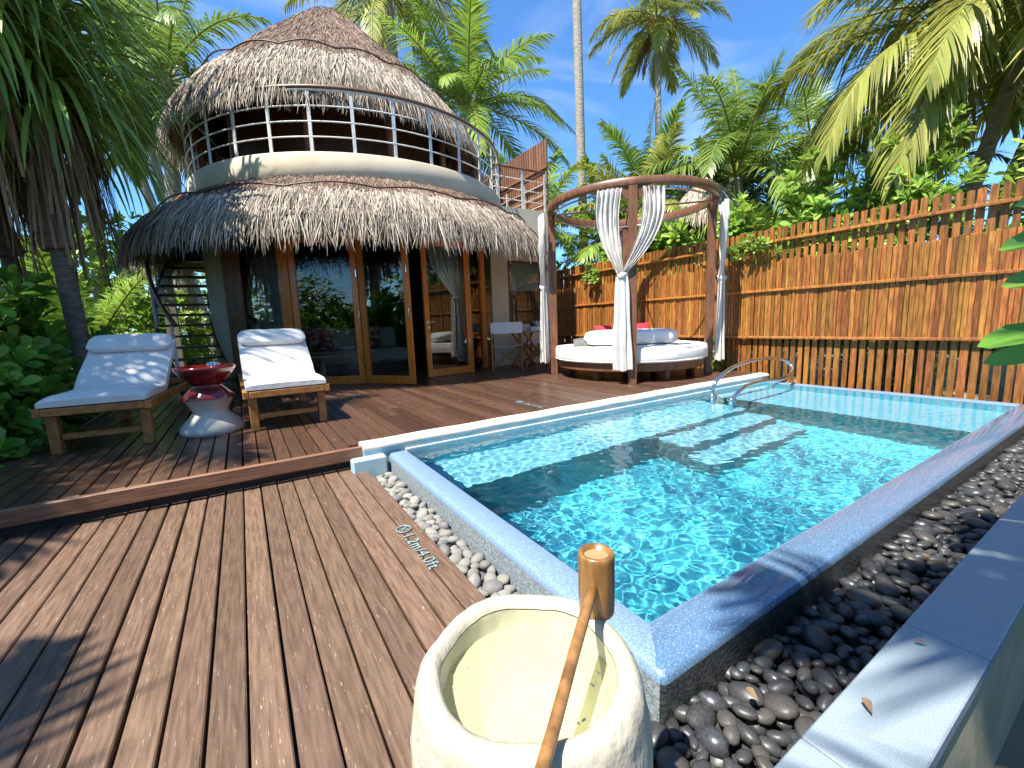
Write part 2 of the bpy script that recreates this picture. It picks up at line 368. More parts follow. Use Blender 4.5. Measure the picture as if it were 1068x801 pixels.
# painted depth marks
def text_obj(body, size, loc, rot, name):
    cu = bpy.data.curves.new(name,'FONT'); cu.body = body; cu.size = size; cu.extrude = .0006; cu.space_character = 1.12
    o = bpy.data.objects.new(name, cu); COL.objects.link(o)
    bpy.context.view_layer.update()
    me = bpy.data.meshes.new_from_object(o); bpy.data.objects.remove(o)
    me.materials.clear(); me.materials.append(K['text'])
    ob = bpy.data.objects.new(name, me); COL.objects.link(ob); ob.location = loc; ob.rotation_euler = (0,0,rot)
    return ob
def depth_mark(loc, size, label):
    root = empty('depth_marking', loc); tag(root, label, 'painted marking')
    t = text_obj('1.2m/4.0ft', size, (0,0,0), R_(-90), 'lettering'); t.parent = root; t.location = (0,-size*1.05,0)
    m = MB(); c0 = Vector(loc); r = size*.46
    ctr = c0 + Vector((size*.34, -.0+size*.05-size*.35, .0007))
    m.tube([ctr + Vector((math.cos(a)*r, math.sin(a)*r, 0)) for a in [2*math.pi*i/28 for i in range(28)]], size*.045, 6, closed=True)
    m.bar(ctr+Vector((-r*.7,-r*.7,0)), ctr+Vector((r*.7,r*.7,0)), size*.07, .0014)
    m.bar(ctr+Vector((r*.45,-r*.45,0)), ctr+Vector((-r*.2,r*.25,0)), size*.07, .0014)
    m.bar(ctr+Vector((-r*.2,r*.25,0)), ctr+Vector((-r*.55,r*.1,0)), size*.06, .0014)
    build(m, 'no_diving_symbol', K['text'], root)
    return root
depth_mark((.555,2.02,.003), .077, 'pale blue painted pool depth marking on the lower deck boards beside the grey pebbles')
depth_mark((2.42,3.80,.1525), .075, 'faint painted pool depth marking on the upper deck boards in front of the daybed')

# ------------------------------------------------------------------ pool
WZ = .071
pool = empty('swimming_pool', (3.4,1.9,0)); tag(pool, 'small plunge pool with blue terrazzo rim and turquoise water', 'pool')
IX0, IX1, IY0, IY1 = .961, 5.90, .80, 3.09
mb = MB()
FZ = -.96
mb.add([(IX0,IY0,FZ),(IX1,IY0,FZ),(IX1,IY1,FZ),(IX0,IY1,FZ)], [(0,1,2,3)])
for a,b in (((IX0,IY0),(IX1,IY0)),((IX1,IY0),(IX1,IY1)),((IX1,IY1),(IX0,IY1)),((IX0,IY1),(IX0,IY0))):
    mb.add([(*a,FZ),(*b,FZ),(*b,.03),(*a,.03)], [(0,3,2,1)])
build(mb,'basin',K['floortile'],pool)
mb = MB(); mb.box(IX0+.003,4.55,2.5,IY1-.003,FZ+.004,-.35); build(mb,'bench',[K['pooltile'],K['riser_shaded']],pool)
mb = MB(); mb.box(3.1,4.55,2.2,2.497,FZ+.004,-.52); build(mb,'step',[K['pooltile'],K['riser_shaded']],pool)
mb = MB(); mb.box(3.1,4.55,1.93,2.197,FZ+.004,-.74); build(mb,'step',[K['pooltile'],K['riser_shaded']],pool)
mb = MB(); mb.box(4.88,IX1-.003,IY0+.003,IY1-.003,FZ+.004,-.30); build(mb,'far_ledge',[K['pooltile'],K['riser_shaded']],pool)
for o in list(children(pool)):
    if o.name.split('.')[0] in ('bench','step','far_ledge'):
        for p in o.data.polygons:
            if abs(p.normal.z) < .5: p.material_index = 1  # upright faces take the tile colour with shade painted in
def rimprof(rr, side):
    return
mb = MB()
def rim_strip(p0, p1, wi, nrm, zt, zb, seg):
    # outer edge from p0 to p1, nrm points outward; rounded outer shoulder
    P = []
    pr = [(-wi, zt-.10), (-wi, zt-.004), (-wi+.006, zt), (-.03, zt), (-.012, zt-.004), (-.003, zt-.016), (.0, zt-.035), (.004, zb)]
    for t,z in pr:
        row = []
        for i in range(seg+1):
            k = i/seg; a = Vector(p0)*(1-k)+Vector(p1)*k
            # mitre at both ends for t (inner points pull in)
            row.append((a.x+nrm[0]*t, a.y+nrm[1]*t, z))
        P.append(row)
    return P, pr
OX0, OY0 = PX0, PY0
ZT = .078
W_l, W_r = IX0-OX0, IY0-OY0
# left rim
pr = [(-1, ZT-.12), (-1, ZT-.004), (-.95, ZT), (-.26, ZT), (-.10, ZT-.004), (-.03, ZT-.014), (0, ZT-.032), (.03, -.2)]
def lring(yend, fy):
    P = []
    for t,z in pr:
        x = OX0 - t*W_l if t < 0 else OX0 - t*.13
        P.append([(x, fy(t), z) if e == 0 else (x, yend, z) for e in (0,1)])
    return P
P = []
for t,z in pr:
    xl = OX0 - t*W_l if t <= 0 else OX0 - t*.1
    yf = OY0 - t*W_r if t <= 0 else OY0 - t*.1
    row = [(xl, 3.075, z)]
    for i in range(1,20): row.append((xl, 3.075+(yf+.02-3.075)*i/20, z))
    # small corner
    rc = .02*(1+max(t,-1)) + .001
    for i in range(5):
        a = R_(180+90*i/4); row.append((xl+rc+rc*math.cos(a), yf+rc+rc*math.sin(a), z))
    for i in range(1,40): row.append((xl+.03+(PX1-xl-.03)*i/39, yf, z))
    P.append(row)
mb.grid(P, 0, True)
for i,(f) in enumerate(mb.f):
    zs = [mb.v[k][2] for k in f]
    cxm = sum(mb.v[k][0] for k in f)/len(f); cym = sum(mb.v[k][1] for k in f)/len(f); wet = cym < OY0+.10+max(0,.12-(cxm-OX0))*0 and (cxm > OX0+.02 or cym < OY0+.012)
    mb.m[i] = (3 if wet else 1) if min(zs) < -.1 else (2 if wet else 0)
build(mb,'rim',[K['terrazzo'],K['terrawall'],K['wetrim'],K['wetwall']],pool)
mb = MB(); mb.cbox(IX1+.001,PX1+.02,IY0-.01,3.085,-.2,ZT-.001,.004); build(mb,'far_rim',K['terrazzo'],pool)
mb = MB()
prc = [(3.235,.10),(3.235,.158),(3.228,.164),(3.135,.165),(3.112,.160),(3.098,.148),(3.096,.128),(3.100,.12)]
mb.grid([[(x_,y,z+.002*math.sin(x_*9+y*40)*(1 if .1<z else 0)) for x_ in np.linspace(.655,6.15,60)] for y,z in prc])
mb.add([(.655,y,z) for y,z in prc], [tuple(range(len(prc)))]); mb.add([(6.15,y,z) for y,z in prc], [tuple(range(len(prc)))[::-1]])
build(mb,'coping',K['coping'],pool)
mb = MB(); mb.box(.655,6.15,3.105,3.236,-.3,.1195); mb.cbox(.56,.80,3.02,3.104,-.12,.085,.012); mb.cbox(IX0,6.0,3.078,3.1035,-.2,.088,.004)
build(mb,'coping_wall',K['bluepaint'],pool)
mb = MB(); mb.lathe([(0,0),(.022,0),(.03,.006),(.03,.02)],n=20)
v2 = [(1.86+a, 2.5-c+.018, -.46+b) for a,b,c in [(v[0],v[1],-v[2]+.0) for v in mb.v]]
mb.v = [(1.86+v[0], 2.497-.02+v[2], -.48+v[1]) for v in mb.v]
build(mb,'water_inlet',K['white_metal'],pool)
# water: a real rippled surface
def water():
    x0,x1,y0,y1 = IX0-.001,IX1+.002,IY0-.001,3.079
    nx, ny = 760, 360
    X,Y = np.meshgrid(np.linspace(x0,x1,nx), np.linspace(y0,y1,ny))
    g = np.random.default_rng(3); Z = np.zeros_like(X)
    wx = X + .04*np.sin(3.1*Y+1)+.03*np.sin(5.3*X); wy = Y + .05*np.sin(2.3*X+.4)+.03*np.sin(4.7*Y)
    for i in range(52):
        lam = .05*(3.6**g.random()); th = g.normal(.9,1.0); k = 2*math.pi/lam
        a = .0080*lam/(2*math.pi)*g.uniform(.5,1.2)
        Z += a*np.sin(k*(wx*math.cos(th)+wy*math.sin(th))+g.uniform(0,6.28))
    calm = .35+.65*np.clip((4.9-X)/2.3,0,1)
    Z *= calm
    me = bpy.data.meshes.new('water')
    V = np.stack([X.ravel(),Y.ravel(),(WZ+Z).ravel()],1)
    idx = np.arange(nx*ny).reshape(ny,nx)
    F = np.stack([idx[:-1,:-1].ravel(),idx[:-1,1:].ravel(),idx[1:,1:].ravel(),idx[1:,:-1].ravel()],1)
    me.from_pydata(V.tolist(),[],F.tolist()); me.polygons.foreach_set('use_smooth',[True]*len(F))
    m, nt, N, L = newmat('pool_water')
    out = N.new('ShaderNodeOutputMaterial'); b = N.new('ShaderNodeBsdfPrincipled')
    b.inputs['Base Color'].default_value = (.80,.97,1.0,1); b.inputs['Roughness'].default_value = 0; b.inputs['IOR'].default_value = 1.333
    b.inputs['Transmission Weight'].default_value = 1
    L.new(b.outputs[0], out.inputs['Surface'])
    me.materials.append(m)
    o = bpy.data.objects.new('water', me); COL.objects.link(o); tag(o, kind='structure')
    return o
wat = water()
wat.cycles.is_caustics_caster = True; sl.cycles.is_caustics_light = True
for o in children(pool): o.cycles.is_caustics_receiver = True

# gravel troughs
mb = MB()
z = -.10
mb.add([(.30,.28,z),(.86,.28,z),(.86,3.1,z),(.30,3.1,z)],[(0,1,2,3)]); mb.add([(.86,.28,z),(6.46,.28,z),(6.46,.68,z),(.86,.68,z)],[(0,1,2,3)])
tag(build(mb,'gravel_bed',K['soil']), kind='structure')

# ------------------------------------------------------------------ pebbles
def pebble_mesh(seed):
    r = random.Random(seed); n = 12; m = 7; mb = MB(); a,b,c = 1, r.uniform(.62,.85), r.uniform(.38,.6)
    off = Vector((r.random()*50,r.random()*50,r.random()*50)); P = []
    for i in range(m+1):
        th = math.pi*i/m; row = []
        for j in range(n+1):
            ph = 2*math.pi*(j%n)/n
            d = Vector((math.sin(th)*math.cos(ph), math.sin(th)*math.sin(ph), math.cos(th)))
            k = 1+.22*mnoise.noise(d*.9+off)+.06*mnoise.noise(d*2.2+off)
            row.append((d.x*a*k, d.y*b*k, d.z*c*k))
        P.append(row)
    mb.grid(P); return mb
pmesh = {}
def pebble_proto(kind, mats):
    L = []
    for i in range(9):
        mb = pebble_mesh(i*7+len(kind)); me = bpy.data.meshes.new('pebble')
        me.from_pydata(mb.v,[],mb.f); me.polygons.foreach_set('use_smooth',[True]*len(mb.f)); me.materials.append(mats[i%len(mats)]); L.append(me)
    pmesh[kind] = L
pebble_proto('dark',[K['pebd'],K['pebd2'],K['pebd'],K['pebd3'],K['pebd']]); pebble_proto('grey',[K['pebg'],K['pebg2'],K['pebg'],K['pebg3']])
def strew(x0,x1,y0,y1,smin,smax,layers,z0,seed):
    r = random.Random(seed); out = []
    for ly in range(layers):
        pts = []; tries = 0
        target = (x1-x0)*(y1-y0)/(math.pi*((smin+smax)/4)**2)*1.25
        while len(pts) < target and tries < 9000:
            tries += 1
            s = r.uniform(smin,smax)/2
            x = r.uniform(x0+s*.6,x1-s*.6); y = r.uniform(y0+s*.6,y1-s*.6)
            if all((x-q[0])**2+(y-q[1])**2 > ((s+q[2])*.74)**2 for q in pts): pts.append((x,y,s))
        for x,y,s in pts: out.append((x,y,z0+ly*.026+r.uniform(-.008,.008)+s*.1,s,r.uniform(0,6.28),r.uniform(-.3,.3),r.uniform(-.3,.3),r.randrange(9)))
    return out
def lay_pebbles(pl, kind, label, group, cat, limit):
    pl.sort(key=lambda p: (p[0]**2+p[1]**2+(1-p[2])**2)/(p[3]**2)*(4 if p[2] < (-.068 if kind == 'grey' else -.06) else 1))
    # the ones that show: top layer first
    rest = MB()
    for i,(x,y,z,s,rz,rx,ry,k) in enumerate(pl):
        me = pmesh[kind][k]
        if i < limit:
            o = bpy.data.objects.new('pebble', me); COL.objects.link(o); o.location = (x,y,z); o.rotation_euler = (rx,ry,rz); o.scale = (s*1.12,s*1.12,s*1.12)
            tag(o, label, cat, group)
        else:
            mt = Matrix.Translation((x,y,z)) @ Matrix.Rotation(rz,4,'Z') @ Matrix.Rotation(rx,4,'X') @ Matrix.Scale(s*1.12,4)
            rest.add([mt @ v.co for v in me.vertices], [tuple(p.vertices) for p in me.polygons], 0, True)
    if rest.v:
        o = build(rest, kind+'_gravel', K['pebd'] if kind == 'dark' else K['pebg3']); tag(o, kind='stuff'); o['label'] = group
top_g = strew(.672,.822,.75,3.02,.05,.085,1,-.055,1); low_g = strew(.672,.822,.75,3.02,.05,.08,1,-.085,2)
lay_pebbles(top_g+[(*p[:2],p[2],p[3],*p[4:]) for p in low_g], 'grey','dry grey pebble lying in the narrow strip between deck edge and pool wall','grey pebbles between the deck and the pool','pebble',118)
top_d = strew(.69,6.3,.325,.632,.034,.098,1,-.045,5); low_d = strew(.55,6.3,.325,.66,.04,.085,1,-.072,6)
lay_pebbles(top_d+low_d, 'dark','smooth dark pebble lying in the trough between pool rim and low slab wall','dark pebbles between the pool rim and the slab wall','pebble',180)

# low wall with slab coping
lw = empty('low_wall',(2.5,.25,-.3)); tag(lw,'low rendered wall capped with grey granite slabs beside the dark pebbles','wall')
mb = MB(); xs = [.15,.82,1.36,1.93,2.5,3.1,3.7,4.4,5.1,5.8,6.4]
for a,b in zip(xs,xs[1:]): mb.cbox(a+.0012,b-.0012,.172,.322,.165,.2,.003)
build(mb,'slab_cap',K['slab'],lw)
mb = MB(); mb.box(.15,6.4,.182,.316,-.33,.164); build(mb,'wall_body',K['slabwall'],lw)

# handrail
hr = empty('pool_handrail',(4.45,2.7,.07)); tag(hr,'curved stainless steel grab rail looping over the pool steps','handrail')
ctl = [(4.485,2.87,-.3),(4.485,2.87,.09),(4.50,2.87,.17),(4.56,2.87,.25),(4.74,2.87,.34),(5.025,2.87,.405),(5.40,2.86,.432),(5.75,2.83,.42),(5.90,2.79,.385),(5.95,2.74,.33),(5.90,2.69,.265),(5.72,2.65,.215),(5.45,2.62,.195),(5.05,2.6,.218),(4.72,2.6,.205),(4.53,2.6,.145),(4.43,2.6,.075),(4.41,2.6,0.0),(4.41,2.6,-.345)]
def spline(P, n=6):
    P = [Vector(p) for p in P]; out = []
    for i in range(len(P)-1):
        p0 = P[max(i-1,0)]; p1 = P[i]; p2 = P[i+1]; p3 = P[min(i+2,len(P)-1)]
        for k in range(n):
            t = k/n
            out.append(.5*((2*p1)+(p2-p0)*t+(2*p0-5*p1+4*p2-p3)*t*t+(3*p1-p0-3*p2+p3)*t**3))
    out.append(P[-1]); return out
mb = MB(); mb.tube(spline(ctl,6), .0215, 12); build(mb,'rail_tube',K['steel'],hr)
for x,y in ((4.485,2.87),(4.415,2.6)):
    mb = MB(); mb.lathe([(.0225,.03),(.03,.03),(.048,.012),(.05,0),(.05,-.01)],(x,y,.078),24); build(mb,'flange',K['steel'],hr)

# ------------------------------------------------------------------ bowl and ladle
BX, BY = .314,.487
bw = empty('water_bowl',(BX,BY,0)); tag(bw,'round cream stone foot bath bowl filled with water at the deck edge','bowl')
def bj(r,z,a):
    k = 1+.010*math.sin(3*a+z*9)+.022*mnoise.noise(Vector((math.cos(a)*2.2,math.sin(a)*2.2,z*6)))+.016*mnoise.noise(Vector((math.cos(a)*6,math.sin(a)*6,z*22)))
    return r*k, z+(.003*math.sin(5*a) if z > .45 else 0)
mb = MB()
prof = [(.10,0),(.12,.02),(.138,.09),(.153,.17),(.166,.25),(.175,.32),(.179,.375),(.1785,.41),(.175,.435),(.170,.455),(.1665,.475),(.162,.490),(.154,.499),(.144,.502),(.1355,.499),(.1305,.487)]
mb.lathe(prof,(BX,BY,0),96,jitter=bj); build(mb,'bowl_body',K['bowl'],bw)
mb = MB(); mb.lathe([(.1305,.485),(.129,.45),(.1285,.42),(.123,.39),(.105,.362),(.07,.345),(.0,.34)],(BX,BY,0),96,jitter=bj); build(mb,'bowl_inside',K['bowlin'],bw)
m, nt, N, L = newmat('bowl_water')
out = N.new('ShaderNodeOutputMaterial'); t = N.new('ShaderNodeBsdfTransparent'); g = N.new('ShaderNodeBsdfGlossy'); d = N.new('ShaderNodeBsdfDiffuse')
t.inputs[0].default_value = (.95,.96,.78,1); g.inputs['Roughness'].default_value = .02; d.inputs[0].default_value = (.70,.71,.50,1)
ms = N.new('ShaderNodeMixShader'); ms.inputs[0].default_value = .38; L.new(t.outputs[0],ms.inputs[1]); L.new(d.outputs[0],ms.inputs[2])
fr = N.new('ShaderNodeFresnel'); fr.inputs[0].default_value = 1.33; ms2 = N.new('ShaderNodeMixShader'); L.new(fr.outputs[0],ms2.inputs[0]); L.new(ms.outputs[0],ms2.inputs[1]); L.new(g.outputs[0],ms2.inputs[2])
nzz = N.new('ShaderNodeTexNoise'); nzz.inputs['Scale'].default_value = 14; bp = N.new('ShaderNodeBump'); bp.inputs['Strength'].default_value = .12; bp.inputs['Distance'].default_value=.01
tcx = N.new('ShaderNodeTexCoord'); L.new(tcx.outputs['Object'],nzz.inputs['Vector']); L.new(nzz.outputs[0],bp.inputs['Height']); L.new(bp.outputs[0],g.inputs['Normal']); L.new(ms2.outputs[0],out.inputs['Surface'])
mb = MB(); mb.lathe([(.1305,0),(.05,0),(0,0)],(BX,BY,.452),64); ob = build(mb,'bowl_water',m); tag(ob,'pale greenish water standing in the cream stone bowl','water')
# petals floating
mb = MB(); rp_ = random.Random(4)
for i in range(46):
    a = rp_.uniform(0,6.28); rr = .12*math.sqrt(rp_.random()); s = rp_.uniform(.0025,.006); th = rp_.uniform(0,6.28)
    cx, cyy = BX+rr*math.cos(a), BY+rr*math.sin(a)
    mb.add([(cx+s*math.cos(th),cyy+s*math.sin(th),.4535),(cx+s*.4*math.cos(th+1.6),cyy+s*.4*math.sin(th+1.6),.4536),(cx-s*math.cos(th),cyy-s*math.sin(th),.4535),(cx+s*.4*math.cos(th-1.6),cyy+s*.4*math.sin(th-1.6),.4536)],[(0,1,2,3)])
ob = build(mb,'floating_flecks',M('fleck',(.55,.54,.31),(.48,.48,.27),rough=.5)); tag(ob,'flecks of scum floating on the bowl water',kind='stuff')
ld = empty('water_ladle',(.47,.505,.5)); tag(ld,'bamboo water ladle laid upside down across the cream stone bowl','ladle')
cx0, cy0 = .474,.508
mb = MB(); mb.lathe([(.0,.101),(.0215,.101),(.0225,.109),(.0285,.110),(.0305,.107),(.031,.10),(.0312,.05),(.0305,.004),(.029,.0),(.0265,.0),(.0265,.09)],(cx0,cy0,.497),40); build(mb,'cup',[K['bamboo']],ld)
mb = MB(); mb.lathe([(0,.0),(.0215,.0)],(cx0,cy0,.5985),32); build(mb,'cup_end',K['bambooend'],ld)
mb = MB()
h0 = Vector((cx0,cy0,.560)); h1 = Vector((.05,.205,.489)); hp = [h0.lerp(h1,q/6)+Vector((0,0,.004*math.sin(q*1.3))) for q in range(7)]
mb.tube(hp,[.0085,.0088,.0085,.0083,.0085,.0086,.0085],12); build(mb,'handle',K['bamboo'],ld)

# ------------------------------------------------------------------ fence
fn = empty('fence',(6.5,4,-.3)); tag(fn,'tall orange-brown timber fence of upright battens beyond the pool','fence')
rf = random.Random(11)
mb = MB(); y = -1.6
while y < 9.6:
    w_ = rf.uniform(.050,.066); t = 2.17+rf.uniform(-.012,.012); x0 = 6.475+rf.uniform(-.004,.004)
    ch = .012; zt = t
    mb.add([(x0,y,-.33),(x0,y+w_,-.33),(x0,y+w_,zt-ch),(x0,y+w_-ch,zt),(x0,y+ch,zt),(x0,y,zt-ch),
            (x0+.02,y,-.33),(x0+.02,y+w_,-.33),(x0+.02,y+w_,zt-ch),(x0+.02,y+w_-ch,zt),(x0+.02,y+ch,zt),(x0+.02,y,zt-ch)],
           [(5,4,3,2,1,0),(6,7,8,9,10,11)]+[(i,(i+1)%6,6+(i+1)%6,6+i) for i in range(6)])
    y += rf.uniform(.078,.093)
build(mb,'batten_row',K['fence'],fn)
mb = MB(); y = -1.6
while y < 9.6:
    w_ = rf.uniform(.030,.05); x0 = 6.448+rf.uniform(-.009,.006)
    mb.cbox(x0,x0+.018,y,y+w_,.66+rf.uniform(-.005,.005),1.715+rf.uniform(-.018,.018),.003); y += w_+rf.uniform(.001,.008)
build(mb,'panel_row',K['fence'],fn)
for z in (.645,1.31,1.985):
    mb = MB(); ys = [-1.6,1.9,5.3,9.6]
    for a,b in zip(ys,ys[1:]): mb.cbox(6.415,6.452 if z<1.9 else 6.474,a,b-.004,z-.017,z+.017,.004)
    build(mb,'rail',K['fence'],fn)

# ------------------------------------------------------------------ villa
VB = (2.25,8.92)
vl = empty('thatched_villa',(2.25,8.92,0)); tag(vl,'two storey round villa with shaggy thatched roofs and a curved balcony','villa')
mb = MB()
wp = lambda a0,a1,r,z0,z1,th: mb.lathe([(r,z0),(r,z1),(r-th,z1),(r-th,z0)],(*VB,0),40,a0=a0,a1=a1,sm=False)
mb.lathe([(2.64,-.2),(2.64,3.02)],(*VB,0),60,a0=-330,a1=-154.5); mb.lathe([(2.5,-.2),(2.5,3.02)],(*VB,0),60,a0=-330,a1=-154.5)
a = R_(-154.5); mb.add([(VB[0]+r*math.cos(a),VB[1]+r*math.sin(a),z) for r,z in ((2.5,-.2),(2.64,-.2),(2.64,3.0),(2.5,3.0))],[(0,1,2,3)])
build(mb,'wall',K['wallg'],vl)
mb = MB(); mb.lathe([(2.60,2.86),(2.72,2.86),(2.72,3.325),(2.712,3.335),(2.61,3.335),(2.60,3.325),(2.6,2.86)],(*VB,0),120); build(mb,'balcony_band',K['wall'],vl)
mb = MB(); mb.lathe([(0,2.62),(2.62,2.62),(2.62,2.98),(0,2.98)],(*VB,0),64,sm=False); build(mb,'upper_floor',K['dkwood'],vl)
# upper room core
RC = (1.95,9.05)
mb = MB(); mb.lathe([(1.75,2.98),(1.75,4.6)],(*RC,0),48); build(mb,'upper_room_wall',K['dkwood'],vl)
for k in range(12):
    a = R_(k*30+8); mb = MB(); mb.tube([(RC[0]+2.2*math.cos(a),RC[1]+2.2*math.sin(a),2.98),(RC[0]+2.2*math.cos(a),RC[1]+2.2*math.sin(a),4.75)],.06,12); build(mb,'roof_post',K['bedwood'],vl)
# railing
rl = MB(); N_ = 120
rl.tube([(VB[0]+2.68*math.cos(2*math.pi*i/N_),VB[1]+2.68*math.sin(2*math.pi*i/N_),4.14) for i in range(N_)],.028,10,closed=True)
rail = build(rl,'balcony_railing',K['bedwood'],vl)
for k in range(31):
    a = R_(-162.5+11.61*k); mb = MB(); c = Vector((math.cos(a),math.sin(a),0)); p = Vector((*VB,0))+c*2.68
    mb.bar(p+Vector((0,0,3.32)), p+Vector((0,0,4.11)), .014,.044, up=(-c.y,c.x,0)); build(mb,'railing_post',K['white_metal'],rail)
for z in (3.53,3.72,3.91,4.105):
    mb = MB(); mb.tube([(VB[0]+2.68*math.cos(2*math.pi*i/N_),VB[1]+2.68*math.sin(2*math.pi*i/N_),z) for i in range(N_)],.010 if z<4 else .016,6,closed=True); build(mb,'railing_bar',K['white_metal'],rail)

# thatch
def thatch(center, prof, name, tiers, seed, arc=(-215,35)):
    """prof: list of (r,z) from top to eave; tiers: list of dicts"""
    r = random.Random(seed); cx,cy_ = center
    Rs = [p[0] for p in prof]; Zs = [p[1] for p in prof]
    zat = lambda rr: float(np.interp(rr,Rs,Zs))
    body = MB()
    pr = [(float(q),zat(q)) for q in np.linspace(Rs[0],Rs[-1],26)]
    def jt(rr,zz,a): return rr*(1+.006*math.sin(11*a+rr*3)+.004*math.sin(23*a+zz*5)), zz+.012*math.sin(17*a+rr*6)
    body.lathe(pr,(cx,cy_,0),120,jitter=jt)
    e = pr[-1]; body.lathe([e,(e[0]-.06,e[1]-.10),(e[0]-.5,e[1]+.02)],(cx,cy_,0),120)
    roof = build(body,name,K['thatchb'],vl)
    for ti,T in enumerate(tiers):
        sb = MB()
        for i in range(T['n']):
            ang = R_(r.uniform(*arc)); ca, sa = math.cos(ang), math.sin(ang)
            wob = T.get('wob',0)*(.6*math.sin(ang*13)+.4*math.sin(ang*29+1))
            rr = math.sqrt(r.uniform(T['r0']**2,T['r1']**2)) + (wob if T.get('edge') else 0)
            rr = min(max(rr,.02),Rs[-1]+.01)
            L_ = r.uniform(*T['len']); w_ = r.uniform(*T['w']); lift = r.uniform(*T['lift'])
            z = zat(rr)+lift
            sl_ = (zat(rr+.03)-zat(rr-.03))/.06 if rr < Rs[-1]-.03 else -1.3
            out_, dn = 1/math.hypot(1,sl_), sl_/math.hypot(1,sl_)
            jt_ = r.uniform(-T['jit'],T['jit']); dvec = Vector((ca*out_-sa*jt_, sa*out_+ca*jt_, dn)).normalized()
            tang = Vector((-sa,ca,0)); tw = r.uniform(-.8,.8); wv = (tang*math.cos(tw)+Vector((ca,sa,.4))*math.sin(tw)).normalized()
            p = Vector((cx+ca*rr, cy_+sa*rr, z)); ns = T.get('seg',4); step = L_/ns; grav = T['grav']*r.uniform(.6,1.3)
            curl = r.uniform(-.25,.25)*T.get('curl',1); P = []
            for s in range(ns+1):
                k = s/ns; ww = w_*(1-.55*k) if s < ns else w_*.18
                P.append([p-wv*ww/2, p+wv*ww/2])
                dvec = (dvec + Vector((0,0,-1))*grav + tang*curl*.5).normalized(); p = p+dvec*step
            sb.grid(P,0,True)
        build(sb,T['name'],T['mat'],roof)
    return roof
thatch(VB,[(2.66,3.05),(2.9,2.92),(3.15,2.74),(3.4,2.53),(3.55,2.34)],'lower_thatch',[
  dict(name='thatch_cover',n=15000,r0=2.7,r1=3.3,len=(.10,.24),w=(.006,.014),lift=(.0,.03),jit=.3,grav=.03,mat=K['thatchs'],seg=2,curl=.3),
  dict(name='thatch_fringe',n=11000,r0=3.2,r1=3.38,len=(.22,.5),w=(.006,.019),lift=(.01,.075),jit=.35,grav=.13,mat=K['thatch'],wob=.05,edge=True),
  dict(name='thatch_eave',n=12500,r0=3.3,r1=3.57,len=(.18,.52),w=(.006,.019),lift=(-.02,.06),jit=.4,grav=.30,mat=K['thatch'],seg=5)],21)
thatch(RC,[(.02,6.72),(.25,6.62),(.7,6.25),(1.4,5.62),(1.9,5.12),(2.25,4.74),(2.48,4.46),(2.59,4.24)],'upper_thatch',[
  dict(name='thatch_cover',n=26000,r0=.05,r1=2.25,len=(.10,.24),w=(.006,.014),lift=(.0,.035),jit=.25,grav=.02,mat=K['thatchs'],seg=2,curl=.3),
  dict(name='thatch_fringe',n=9500,r0=2.1,r1=2.45,len=(.24,.5),w=(.006,.019),lift=(.01,.075),jit=.3,grav=.12,mat=K['thatch'],wob=.06,edge=True),
  dict(name='thatch_eave',n=11000,r0=2.36,r1=2.60,len=(.22,.5),w=(.006,.019),lift=(-.02,.06),jit=.35,grav=.30,mat=K['thatch'],seg=5)],22)
# wavy tie ropes over the thatch (the stitched seam)
def seam(center, r, z, name, amp):
    mb = MB(); mb.tube([(center[0]+(r+.03)*math.cos(a),center[1]+(r+.03)*math.sin(a),z+.055+amp*abs(math.sin(a*9))) for a in [2*math.pi*i/240 for i in range(240)]],.012,5,closed=True)
    build(mb,name,K['dkwood'],vl)
seam(VB,3.19,2.70,'thatch_seam',.05); seam(RC,2.10,4.90,'thatch_seam',.06)

# facade
zt_ = 2.62; zb_ = .158
def seg(a,b): a = Vector(a); b = Vector(b); return a, (b-a).normalized(), (b-a).length
def door_leaf(name, a, b, label=None, handle=None, stile=.085, brail=.12, hinge=True, split=None):
    p,u,L_ = seg(a,b); mb = MB(); t = .022
    mb.obox(p,u,0,stile,-t,t,zb_,zt_-.25); mb.obox(p,u,L_-stile,L_,-t,t,zb_,zt_-.25)
    mb.obox(p,u,stile,L_-stile,-t+.002,t-.002,zb_,zb_+brail); mb.obox(p,u,stile,L_-stile,-t+.002,t-.002,zt_-.37,zt_-.25)
    o = build(mb,name,K['door'],vl)
    if label: o['label'] = label
    mb = MB(); mb.obox(p,u,stile-.001,L_-stile+.001,-.004,.004,zb_+brail-.001,zt_-.369); build(mb,'pane',K['glass'],o)
    if hinge:
        for z in (.45,1.15,1.75):
            mb = MB(); mb.obox(p,u,L_-.02,L_-.006,-t-.012,-t+.001,z,z+.10); build(mb,'hinge',K['steel'],o)
    if handle is not None:
        mb = MB(); q = p+u*handle; n = Vector((-u.y,u.x))
        f = lambda d,w,z: (q.x+u.x*d+n.x*w, q.y+u.y*d+n.y*w, z)
        mb.tube([f(0,-t,1.05),f(0,-t-.05,1.05)],.009,8); mb.tube([f(0,-t-.05,1.05),f(.13,-t-.05,1.05)],.009,8)
        mb.tube([f(0,-t,1.05),f(0,-t-.008,1.05)],.024,14); mb.tube([f(0,-t,.96),f(0,-t-.008,.96)],.02,14); build(mb,'handle',K['steel'],o)
    return o
def post(name,a,b,th=.05,mat='door',z1=zt_):
    p,u,L_ = seg(a,b); mb = MB(); mb.obox(p,u,0,L_,-th/2,th/2,.12,z1); return build(mb,name,K[mat],vl)
post('door_jamb',(-.115,7.80),(.105,7.69),.07,'bedwood')
post('door_jamb',(.585,7.25),(.70,7.165),.08,'door')
w1 = MB(); p,u,L_ = seg((.105,7.69),(.585,7.25)); w1.obox(p,u,0,L_,-.004,.004,.2,zt_); build(w1,'pane',K['glass'],vl)
